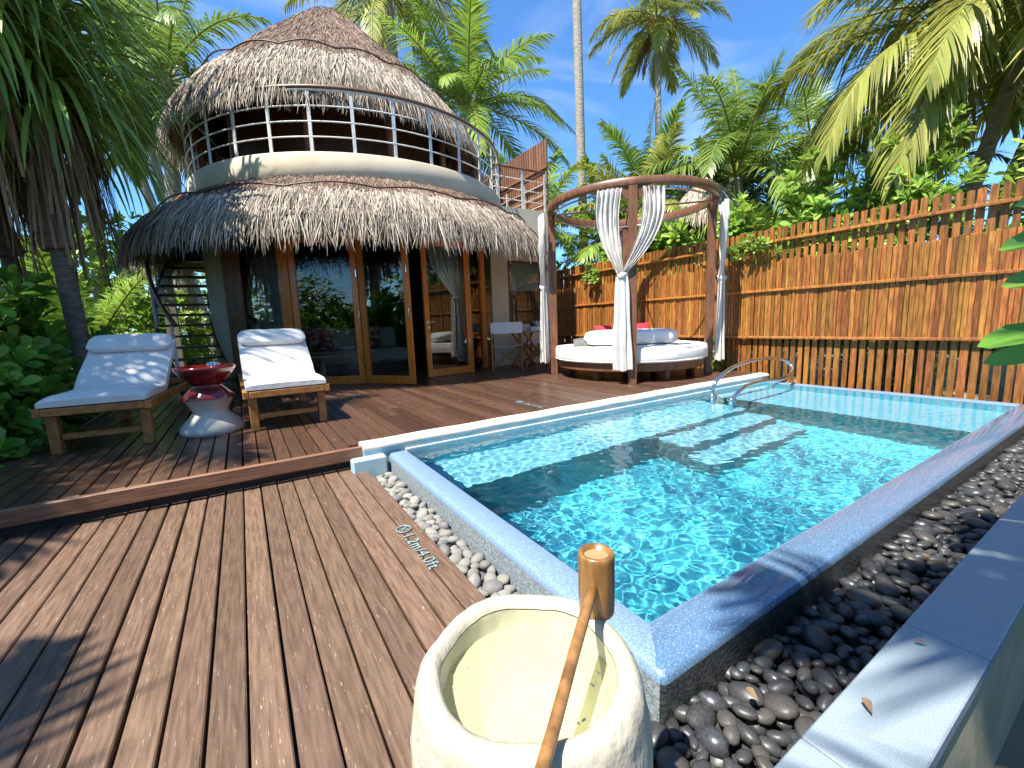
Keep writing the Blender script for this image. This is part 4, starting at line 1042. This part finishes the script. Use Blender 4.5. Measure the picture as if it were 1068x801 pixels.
def frond(mb, base, az, el, L_, bend, ll, r, n=38, wleaf=.05, vang=.55, hang=.5, mi=0, stem_mi=1, twist=0):
    """palm frond: curved midrib and two ranks of drooping leaflets"""
    p = Vector(base); d = Vector((math.cos(az)*math.cos(el), math.sin(az)*math.cos(el), math.sin(el))); pts = [p.copy()]; ds = [d.copy()]; seg_ = 22
    side0 = Vector((-math.sin(az),math.cos(az),0))
    for i in range(seg_):
        k = (i+1)/seg_
        d = (d+Vector((0,0,-bend*(.35+1.3*k)/seg_))+side0*twist/seg_).normalized(); p = p+d*(L_/seg_); pts.append(p.copy()); ds.append(d.copy())
    mb.tube(pts,[.028*(L_/3)*(1-.85*i/seg_)+.003 for i in range(seg_+1)],5,stem_mi,cap=False)
    for s in (-1,1):
        for i in range(n):
            k = .12+.88*(i+r.uniform(-.3,.3))/n; k = min(max(k,.1),.995); fi = k*seg_; i0 = int(fi); t = fi-i0
            q = pts[i0].lerp(pts[min(i0+1,seg_)],t); dd = ds[i0]
            sd = dd.cross(Vector((0,0,1)))
            if sd.length < .05: sd = side0.copy()
            sd.normalize(); upn = sd.cross(dd)
            lk = ll*(.35+.65*math.sin(math.pi*min(1,(.12+.80*k)))**.8)*(1-.45*max(0,k-.75)/.25)*r.uniform(.85,1.12)
            dirv = (sd*s*(1-.35*k)+dd*(.35+.75*k)+upn*vang*(1-.7*k)*r.uniform(.5,1.3)+Vector((r.uniform(-.1,.1),r.uniform(-.1,.1),0))).normalized()
            w_ = wleaf*r.uniform(.8,1.2); wv = dirv.cross(upn).normalized() if dirv.cross(upn).length > .01 else dd
            P = []; pp = q.copy(); dv = dirv.copy(); h = hang*r.uniform(.6,1.5); ns = 4
            for j in range(ns+1):
                ww = w_*(.55,1.0,.85,.55,.06)[j]
                P.append([pp-wv*ww/2,pp+wv*ww/2]); dv = (dv+Vector((0,0,-h*.42))).normalized(); pp = pp+dv*(lk/ns)
            mb.grid(P,mi,True)
def trunk(mb, pts, r0, r1, n=14, rings=True):
    P = spline(pts,10); m = len(P)
    mb.tube(P,[(r0+(r1-r0)*(i/(m-1)))*(1+(.05 if i%2 else -.02)*rings)*(1+.55*max(0,1-i/6.)*.5) for i in range(m)],n)
def palm(name,label,base,crown,r0,r1,fr,seed,leafmat='frond',bend_tr=.3,dead=0,nuts=False,group=None,stemmat='frondy',cat='palm tree',trunkmat='trunk',lift=0):
    r = random.Random(seed); root = empty(name,base); tag(root,label,cat,group)
    b = Vector(base); c = Vector(crown); mid = b.lerp(c,.5)+Vector((r.uniform(-1,1)*bend_tr,r.uniform(-1,1)*bend_tr,0))
    mb = MB(); trunk(mb,[b,b.lerp(mid,.5)+Vector((0,0,0)),mid,mid.lerp(c,.55),c],r0,r1); build(mb,'trunk',K[trunkmat],root)
    mb = MB()
    for f in fr:
        frond(mb,c+Vector((math.cos(f['az'])*.06,math.sin(f['az'])*.06,r.uniform(-.05,.12)+lift)),f['az'],f['el'],f['L'],f['bend'],f['ll'],r,n=f.get('n',38),wleaf=f.get('w',.04),hang=f.get('hang',.5),mi=f.get('mi',0),twist=f.get('tw',0))
    for i in range(dead):
        frond(mb,c+Vector((0,0,-.15)),r.uniform(0,6.28),r.uniform(-1.2,-.7),r.uniform(1.2,1.9),.9,.4,r,n=20,hang=1.2,mi=2)
    if nuts:
        for i in range(9):
            a = r.uniform(0,6.28); mb.lathe([(0,.12),(.08,.09),(.1,0),(.07,-.1),(0,-.12)],(c.x+.2*math.cos(a),c.y+.2*math.sin(a),c.z-.22+r.uniform(-.12,.08)),10,mi=3)
    build(mb,'crown',[K[leafmat],K[stemmat],K['fronddead'],K['gloss_fruit']],root)
    return root
def auto_fronds(n,L_,seed,ll=.6,el=(-.5,1.35),bend=(.9,1.7),w=.042,nl=58,hang=.55,az=None,mi2=0):
    r = random.Random(seed); out = []
    for i in range(n):
        k = i/(n-1); e = el[1]+(el[0]-el[1])*k**.9+r.uniform(-.12,.12)
        a = i*2.39996+r.uniform(-.25,.25) if az is None else r.uniform(*az)
        out.append(dict(az=a,el=e,L=L_*r.uniform(.85,1.12)*(1-.25*max(0,e-1.0)),bend=r.uniform(*bend)*(1 if e<1 else .6),ll=ll*r.uniform(.85,1.1),w=w,n=nl,hang=hang*r.uniform(.7,1.4),tw=r.uniform(-.3,.3)))
    return out
GZ = -.32
palm('coconut_palm','tall slender coconut palm against the sky behind the daybed',(12.5,10.0,GZ),(12.35,10.2,10.45),.14,.085,auto_fronds(24,2.45,31,ll=.62,el=(-.75,1.2)),31,'frondy',.15,dead=5,nuts=True)
palm('coconut_palm','bare grey palm trunk rising out of the picture left of the tall palm',(8.05,8.9,GZ),(7.9,9.05,12.5),.12,.10,auto_fronds(14,3.0,32,el=(-.3,1.2)),32,'frond',.05)
palm('coconut_palm','bushy coconut palm with arching fronds right of the daybed canopy',(9.9,6.0,GZ),(9.75,5.85,4.0),.2,.15,auto_fronds(26,2.75,33,ll=.66,el=(-.35,1.42),bend=(1.0,1.9),hang=.6),33,'frond',.2)
palm('coconut_palm','small distant coconut palm with orange nuts left of the large drooping palm',(13.9,6.0,GZ),(13.6,6.1,5.7),.16,.11,auto_fronds(17,2.3,34,ll=.5,el=(-.9,1.2)),34,'frond',.3,dead=4,nuts=True)
# big palm upper right, fronds hanging into view
fr = []
r5 = random.Random(51)
for i in range(34):
    a = i*2.39996+.4; fr.append(dict(az=a,el=r5.uniform(-.45,1.0) if i>6 else 1.2,L=r5.uniform(3.0,3.8),bend=r5.uniform(1.5,2.3),ll=.95,w=.046,n=84,hang=r5.uniform(.6,1.1),tw=r5.uniform(-.3,.3)))
palm('coconut_palm','large coconut palm with yellowish drooping fronds at the upper right',(8.95,2.35,GZ),(9.45,1.6,4.65),.115,.085,fr,35,'frondy',.12)
palm('coconut_palm','thin leaning palm trunk just right of the thick one above the fence',(10.6,1.9,GZ),(11.0,1.35,5.0),.15,.11,auto_fronds(12,2.2,36),36,'frondy',.3)
palm('coconut_palm','fresh green palm behind the balcony right of the thatched roof',(6.4,11.9,GZ),(6.05,11.5,6.9),.19,.14,auto_fronds(30,3.1,37,ll=.66,el=(-.35,1.42),bend=(.9,1.6)),37,'frondb',.2)
palm('coconut_palm','palm hanging its fronds over the thatched roof peak',(4.8,13.6,GZ),(4.55,13.2,10.4),.19,.13,auto_fronds(22,3.4,38,ll=.7,el=(-.7,1.2),hang=.7),38,'frondy',.3)
palm('coconut_palm','palm fanning its fronds behind the left side of the upper roof',(-.8,12.4,GZ),(-.75,12.1,6.3),.18,.13,auto_fronds(24,2.9,39,ll=.62,el=(-.6,1.4)),39,'frond',.3)
palm('coconut_palm','leaning distant palm with a thin trunk left of the villa eave',(-1.1,17.4,GZ),(-2.2,17.0,7.4),.13,.10,auto_fronds(15,2.4,40),40,'frond',.4)
palm('coconut_palm','far thin palm trunk nearest to the round balcony wall',(-.6,17.9,GZ),(-1.9,18.2,8.1),.14,.10,auto_fronds(15,2.5,41),41,'frond',.4)
palm('coconut_palm','pale palm trunk rising just right of the hanging strap leaf tree',(-2.75,13.6,GZ),(-2.35,13.4,6.2),.17,.12,auto_fronds(18,2.4,42,el=(-.8,1.1)),42,'frond',.2)
palm('young_palm','young palm with yellow green fronds beside the staircase',(-2.4,10.6,GZ),(-2.4,10.6,.5),.12,.10,auto_fronds(13,2.3,43,ll=.5,el=(.45,1.4),bend=(.7,1.3)),43,'frondb',.05)
palm('young_palm','young palm with a broken pale frond behind the bush',(-3.6,9.3,GZ),(-3.6,9.3,.7),.12,.10,auto_fronds(12,2.3,44,ll=.5,el=(.3,1.4),bend=(.8,1.5)),44,'frondb',.05)
for i,(x,y,h,sz,mt_,lb) in enumerate((
    (8.1,8.0,2.7,2.3,'frondb','yellow green palm clump rising just behind the terrace screen'),
    (8.5,7.4,3.0,2.4,'frondy','dark palm clump behind the daybed between the two tall trunks'),
    (9.6,8.3,4.3,2.3,'frondb','palm crown at the foot of the tall slender palm'),
    (8.3,6.3,2.2,1.9,'frondb','low palm clump directly behind the daybed canopy'),
    (8.9,4.6,1.6,1.7,'frondb','low palm clump behind the fence right of the daybed'),
    (10.8,6.8,3.7,2.2,'frond','palm crown under the tall palm to its right'),
    (11.8,3.6,3.2,2.1,'frond','distant low palm seen over the fence in the middle'),
    (7.0,9.6,3.3,2.3,'frondb','bright palm clump at the far end of the fence'))):
    palm('palm_clump',lb,(x,y,GZ),(x,y,h),.13,.10,auto_fronds(17,sz,60+i,ll=.52,el=(-.2,1.4),bend=(.8,1.6)),60+i,mt_,.05,cat='palm')
# shade palms to the left of and behind the photographer
palm('shade_palm','leaning palm left of the lower deck throwing frond shadows',(-5.0,-1.1,GZ),(-4.05,-.15,4.6),.2,.14,auto_fronds(17,2.0,71,ll=.6,el=(-.2,1.1)),71,'frond',.3)
palm('shade_palm','tall palm left of the sun loungers',(-5.4,4.6,GZ),(-4.7,4.2,5.4),.2,.14,auto_fronds(24,2.9,72,ll=.7,el=(-.3,1.2)),72,'frond',.3)
palm('shade_palm','palm standing left of the strap leaf tree',(-7.9,6.9,GZ),(-7.5,6.8,6.9),.2,.14,auto_fronds(24,2.9,73,ll=.7,el=(-.3,1.2)),73,'frond',.3)
palm('shade_palm','palm behind the photographer right of the low wall',(1.5,-4.2,GZ),(1.6,-3.8,5.2),.2,.14,auto_fronds(22,2.8,74,ll=.66,el=(-.4,1.2)),74,'frond',.3)
palm('shade_palm','tall palm behind the photographer left of the deck',(-3.2,-5.0,GZ),(-3.0,-4.6,7.0),.2,.14,auto_fronds(24,3.0,75,ll=.7,el=(-.4,1.2)),75,'frond',.3)

palm('shade_palm','palm close behind the photographer shading the low slab wall',(-.8,-2.8,GZ),(-.75,-1.25,4.6),.2,.14,auto_fronds(18,1.65,76,ll=.6,el=(-.2,1.2)),76,'frond',.2)
# strap-leaf tree (pandanus) at the upper left
def strap_tree(name,label,base,crowns,seed,nl,L_,dead=1.0,tr_=.095):
    r = random.Random(seed); root = empty(name,base); tag(root,label,'tree')
    mb = MB(); b = Vector(base)
    fork = b+Vector((.02,0,2.45))
    trunk(mb,[b,b.lerp(fork,.5)+Vector((.04,0,0)),fork],tr_,tr_*.9)
    for c in crowns: trunk(mb,[fork-Vector((0,0,.1)),fork.lerp(Vector(c),.5)+Vector((0,0,-.1)),Vector(c)],.12,.08,10)
    build(mb,'trunk',K['trunkd'],root)
    mb = MB()
    for ci,c in enumerate(crowns):
        c = Vector(c)
        for i in range(nl):
            k = i/nl; a = i*2.39996+r.uniform(-.2,.2); el = 1.35-1.75*k+r.uniform(-.15,.15); LL = L_*r.uniform(.8,1.15)
            dv = Vector((math.cos(a)*math.cos(el),math.sin(a)*math.cos(el),math.sin(el))); p = c+Vector((math.cos(a)*.07,math.sin(a)*.07,.25-.75*k)); w_ = r.uniform(.035,.055)
            P = []; ns = 8; tan = Vector((-math.sin(a),math.cos(a),0)); br = r.uniform(.12,.3)
            for j in range(ns+1):
                ww = w_*(1-.15*j/ns) if j < ns-1 else (w_*.5 if j == ns-1 else w_*.04)
                P.append([p-tan*ww/2+Vector((0,0,ww*.25)),p,p+tan*ww/2+Vector((0,0,ww*.25))]); dv = (dv+Vector((0,0,-br*(.5+j*.22)))+tan*r.uniform(-.03,.03)).normalized(); p = p+dv*LL/ns
            mb.grid(P,0,True)
        for i in range(int(nl*dead*1.3)):
            a = r.uniform(0,6.28); LL = L_*r.uniform(.8,1.3); p = c+Vector((math.cos(a)*.16,math.sin(a)*.16,-.15-r.uniform(0,.9))); dv = Vector((math.cos(a)*.5,math.sin(a)*.5,-.8)).normalized(); w_ = r.uniform(.012,.03); P = []; tan = Vector((-math.sin(a),math.cos(a),0))
            for j in range(6):
                P.append([p-tan*w_/2,p+tan*w_/2]) ; dv = (dv+Vector((0,0,-.5))+tan*r.uniform(-.08,.08)).normalized(); p = p+dv*LL/6
            mb.grid(P,1,True)
    build(mb,'crown',[K['pand'],K['fronddead']],root)
strap_tree('screw_pine','strap leaved tree with drooping leaves and dry skirt at the upper left',(-1.66,7.0,GZ),[(-1.5,6.85,4.05),(-1.95,6.5,4.45),(-1.6,7.2,4.9),(-2.3,7.2,4.0)],81,250,1.5,.42)
strap_tree('screw_pine','second strap leaved tree with a thin forked trunk at the left edge',(-2.25,7.6,GZ),[(-2.6,7.0,3.9),(-2.75,7.9,4.3),(-2.2,6.2,4.9)],82,220,1.5,.4,.08)

# broad-leaved shrubs
def shrub(name,label,base,size,nros,seed,mat='bush',L_=.2,w_=.075,nleaf=9,stems=7,cat='shrub',flat=0,zmin=.1,stemr=.02,group=None):
    r = random.Random(seed); root = empty(name,base); tag(root,label,cat,group); b = Vector(base); sx,sy_,sz = size
    sm_ = MB(); lm = MB()
    for i in range(stems):
        a = r.uniform(0,6.28); k = r.uniform(.2,.8); t = b+Vector((math.cos(a)*sx*k,math.sin(a)*sy_*k,sz*r.uniform(.4,.75)))
        sm_.tube(spline([b+Vector((math.cos(a)*.1,math.sin(a)*.1,0)),b.lerp(t,.5)+Vector((r.uniform(-.1,.1),r.uniform(-.1,.1),.1)),t],5),[stemr*(1-.07*q) for q in range(11)],6)
    for i in range(nros):
        while True:
            q = Vector((r.uniform(-1,1),r.uniform(-1,1),r.uniform(0,1)))
            m = math.sqrt(q.x**2+q.y**2+(q.z)**2)
            if .45 < m < 1: break
        lump = .8+.35*mnoise.noise(Vector((q.x*2+seed,q.y*2,q.z*2)))
        c = b+Vector((q.x*sx*lump,q.y*sy_*lump,zmin+q.z*sz*lump*1.1))
        ax = (Vector((q.x*.8,q.y*.8,.55+.3*r.random()))+Vector((r.uniform(-.4,.4),r.uniform(-.4,.4),0))).normalized()
        e1 = ax.cross(Vector((.3,.8,.1))).normalized(); e2 = ax.cross(e1); n = nleaf+r.randrange(-2,3)
        for j in range(n):
            a = j*2.39996; tilt = .35+.95*(j/n)+r.uniform(-.15,.15); d = ax*math.cos(tilt)+(e1*math.cos(a)+e2*math.sin(a))*math.sin(tilt)
            s = r.uniform(.7,1.15)
            leaf(lm,c-ax*.03*j/n,d,ax,L_*s,w_*s,.3,r.uniform(.05,.35))
    build(sm_,'branches',K['twig'],root); build(lm,'foliage',K[mat],root)
    return root
GB = 'leafy shrubs left of the loungers'
shrub('shrub','glossy leaved shrub at the left edge beside the lower step',(-1.72,5.0,GZ),(.34,.75,1.25),120,91,L_=.2,w_=.085)
shrub('shrub','tall glossy shrub behind the left lounger head',(-1.85,6.2,GZ),(.42,.8,2.0),230,92,L_=.21,w_=.085)
shrub('shrub','glossy shrub spreading under the strap leaved tree',(-2.5,6.6,GZ),(.7,1.0,2.5),240,93,L_=.21,w_=.085)
shrub('shrub','shaded shrub filling the gap beside the staircase foot',(-1.75,8.0,GZ),(.5,.7,1.6),140,94,L_=.18,w_=.07)
shrub('shrub','low shrub hanging over the deck edge at far left',(-1.65,4.0,GZ),(.22,.4,.75),46,95,L_=.18,w_=.07)
shrub('flowering_tree','sunlit frangipani tree with pale flowers left of the stair rail',(-2.6,12.8,GZ),(1.6,1.6,4.2),420,96,'hedge',L_=.26,w_=.085,zmin=1.0,stemr=.06,cat='tree')
shrub('shrub','bright shrub seen through the open stair treads',(-1.4,11.9,GZ),(1.1,1.1,2.6),300,97,'hedge',L_=.2,w_=.08)
shrub('shrub','bright leafy shrub behind the lowest stair treads',(.1,12.6,GZ),(1.2,.9,2.4),220,98,'hedge',L_=.2,w_=.08)
shrub('shrub','mid green shrub filling the far left background',(-4.6,9.0,GZ),(1.5,1.6,2.8),300,99,'hedge',L_=.24,w_=.09)
shrub('shrub','dense shrub left of the photographer mirrored in the villa doors',(-6.2,.4,GZ),(1.2,1.3,2.5),300,104,L_=.26,w_=.1)
shrub('shrub','wide shrub farther left of the photographer mirrored in the villa doors',(-7.6,-2.4,GZ),(1.6,1.6,2.9),320,105,L_=.28,w_=.1)
# hedge over the fence
for i,(x,y,h,sx,sy_,lb) in enumerate((
   (7.1,.75,3.05,.50,.75,'sunlit shrub topping the fence at the right end'),
   (7.15,2.0,3.0,.5,.75,'sunlit shrub topping the fence below the thick palm trunk'),
   (7.2,3.2,2.85,.5,.7,'broad leaved shrub topping the fence right of the thatched hut'),
   (7.25,4.4,2.55,.5,.7,'leafy shrub behind the fence next to the daybed post'),
   (7.3,5.6,2.7,.5,.8,'leafy shrub behind the fence seen through the daybed canopy'),
   (7.2,7.2,2.8,.5,.9,'leafy shrub behind the fence left of the daybed'),
   (8.5,.2,3.7,.7,1.0,'taller shrub behind the fence at the right edge'),
   (8.4,2.9,3.4,.7,.8,'taller shrub behind the fence beneath the drooping fronds'))):
    nar = i in (0,1,6); shrub('fence_shrub',lb,(x,y,GZ),(sx,sy_,h),430 if nar else 270,110+i,'hedge',L_=.17 if nar else .24,w_=.045 if nar else .085,zmin=.75,nleaf=11)
shrub('rosette_tree','tree with upright yellow green leaf rosettes behind the daybed ring',(9.2,7.9,GZ),(.9,.9,4.6),110,125,'hedge',L_=.38,w_=.06,zmin=.6,nleaf=12,cat='tree',stemr=.05)
shrub('screw_pine','striped narrow leaved bush under the drooping palm fronds',(9.0,2.6,GZ),(.8,.8,3.4),90,126,'hedge',L_=.42,w_=.035,nleaf=14,cat='bush')
# shrub close at the right edge
root = empty('broadleaf_plant',(2.15,-.05,-.3)); tag(root,'broad leaved plant poking into view at the right picture edge','plant')
mb = MB(); mb.tube(spline([(2.15,-.05,-.3),(2.2,-.02,.5),(2.16,.02,1.3)],6),[.014-.0006*i for i in range(13)],8); build(mb,'stem',K['twig'],root)
mb = MB()
for (p,d,L_,w_) in (((2.14,.03,1.30),(-.25,.9,.10),.32,.15),((2.14,.03,1.20),(-.28,.92,.02),.34,.15),((2.15,.02,1.08),(-.32,.9,.04),.34,.14),((2.15,.02,.95),(-.35,.9,-.1),.38,.13),((2.16,.02,.86),(-.3,.9,-.02),.36,.12),((2.14,.03,1.38),(.1,.8,.5),.3,.11),((2.15,.02,.75),(.3,-.8,.2),.3,.11),((2.14,.03,1.1),(.5,-.6,.2),.3,.11)):
    leaf(mb,Vector(p),Vector(d),Vector((-.5,.2,.8)),L_,w_,.25,.12)
build(mb,'foliage',K['bush'],root)
for (x_,y_,z_,a_,L_,lb) in ((.97,.262,.212,.7,.034,'small dry brown leaf lying on the grey slab near the picture bottom'),(1.30,.262,.210,2.2,.026,'tiny dark dry leaf on the grey slab past the first joint'),(1.02,.50,.016,1.2,.040,'pale dry leaf resting on the dark pebbles'),(2.2,.47,.005,.4,.05,'curled tan leaf resting on the dark pebbles farther along')):
    m = MB(); leaf(m,Vector((x_,y_,z_)),Vector((math.cos(a_),math.sin(a_),.08)),Vector((0,0,1)),L_,L_*.5,.35,-.05)
    o = build(m,'fallen_leaf',K['fronddead'],None,(x_,y_,z_)); tag(o,lb,'leaf')
# vine on the fence foot
shrub('creeper','small creeper sprouting at the fence foot by the right curtain',(6.30,4.05,.10),(.10,.16,.5),16,131,'hedge',L_=.09,w_=.05,stems=3,zmin=.05,stemr=.006,cat='plant')
shrub('creeper','trailing creeper hanging over the fence top beside the daybed post',(6.38,3.55,1.75),(.06,.45,.34),22,132,'hedge',L_=.10,w_=.05,stems=3,zmin=.05,stemr=.006,cat='plant')
shrub('creeper','dry creeper tuft on the fence left of the front curtain',(6.38,6.9,1.7),(.08,.3,.5),18,133,'hedge',L_=.12,w_=.05,stems=3,zmin=.05,stemr=.006,cat='plant')

# thicket far behind: one leafy mass
mb = MB(); r = random.Random(77)
def mass(x0,x1,y0,y1,zt,n):
    for i in range(n):
        x = r.uniform(x0,x1); y = r.uniform(y0,y1); z = GZ+(zt-GZ)*r.random()**.8*(.75+.5*mnoise.noise(Vector((x*.35,y*.35,3))))
        a = r.uniform(0,6.28); d = Vector((math.cos(a),math.sin(a),r.uniform(-.3,.8)))
        leaf(mb,Vector((x,y,z)),d,Vector((r.uniform(-.5,.5),r.uniform(-.5,.5),1)),r.uniform(.3,.6),r.uniform(.1,.22),.2,.2)
mass(-14,2,19,23,5.0,5200); mass(2,9,16.5,20,4.6,3200); mass(9,20,11,16,3.6,3600); mass(15.5,19,-6,10,3.4,3200); mass(-12,-7,4,19,4.0,3600); mass(-9.5,-8,-12,4,3.8,5000); mass(-9,14,-12,-9.5,4.4,11000)
ob = build(mb,'thicket',K['wood_far']); tag(ob,'dense tropical greenery far behind the garden',kind='stuff')
# thatched hut beyond the fence
ht = empty('thatched_hut',(8.3,5.6,GZ)); tag(ht,'small thatched hut roof showing above the fence right of the daybed','hut')
mb = MB(); mb.lathe([(.02,3.75),(.4,3.42),(.72,3.02),(.8,2.78),(.72,2.76)],(8.3,5.6,0),48); hb = build(mb,'roof',K['thatchb'],ht)
mb = MB(); rr = random.Random(9)
for i in range(2600):
    a = rr.uniform(0,6.28); q = .8*math.sqrt(rr.random()); z = float(np.interp(q,[0,.4,.72,.8],[3.75,3.42,3.02,2.78]))+.03; p = Vector((8.3+q*math.cos(a),5.6+q*math.sin(a),z)); d = Vector((math.cos(a),math.sin(a),-.9)).normalized(); t = Vector((-math.sin(a),math.cos(a),0)); P = []
    for j in range(4):
        w_ = .018*(1-.25*j); P.append([p-t*w_/2,p+t*w_/2]); d = (d+Vector((0,0,-.3))).normalized(); p = p+d*.1
    mb.grid(P,0,True)
build(mb,'thatch',K['thatch'],hb)
mb = MB(); mb.lathe([(.5,GZ),(.5,3.0)],(8.3,5.6,0),24); build(mb,'wall',K['dkwood'],ht)

S.cycles.max_bounces = 10; S.cycles.diffuse_bounces = 3; S.cycles.glossy_bounces = 4; S.cycles.transmission_bounces = 6; S.cycles.transparent_max_bounces = 12
S.cycles.sample_clamp_indirect = 6; S.cycles.use_denoising = True
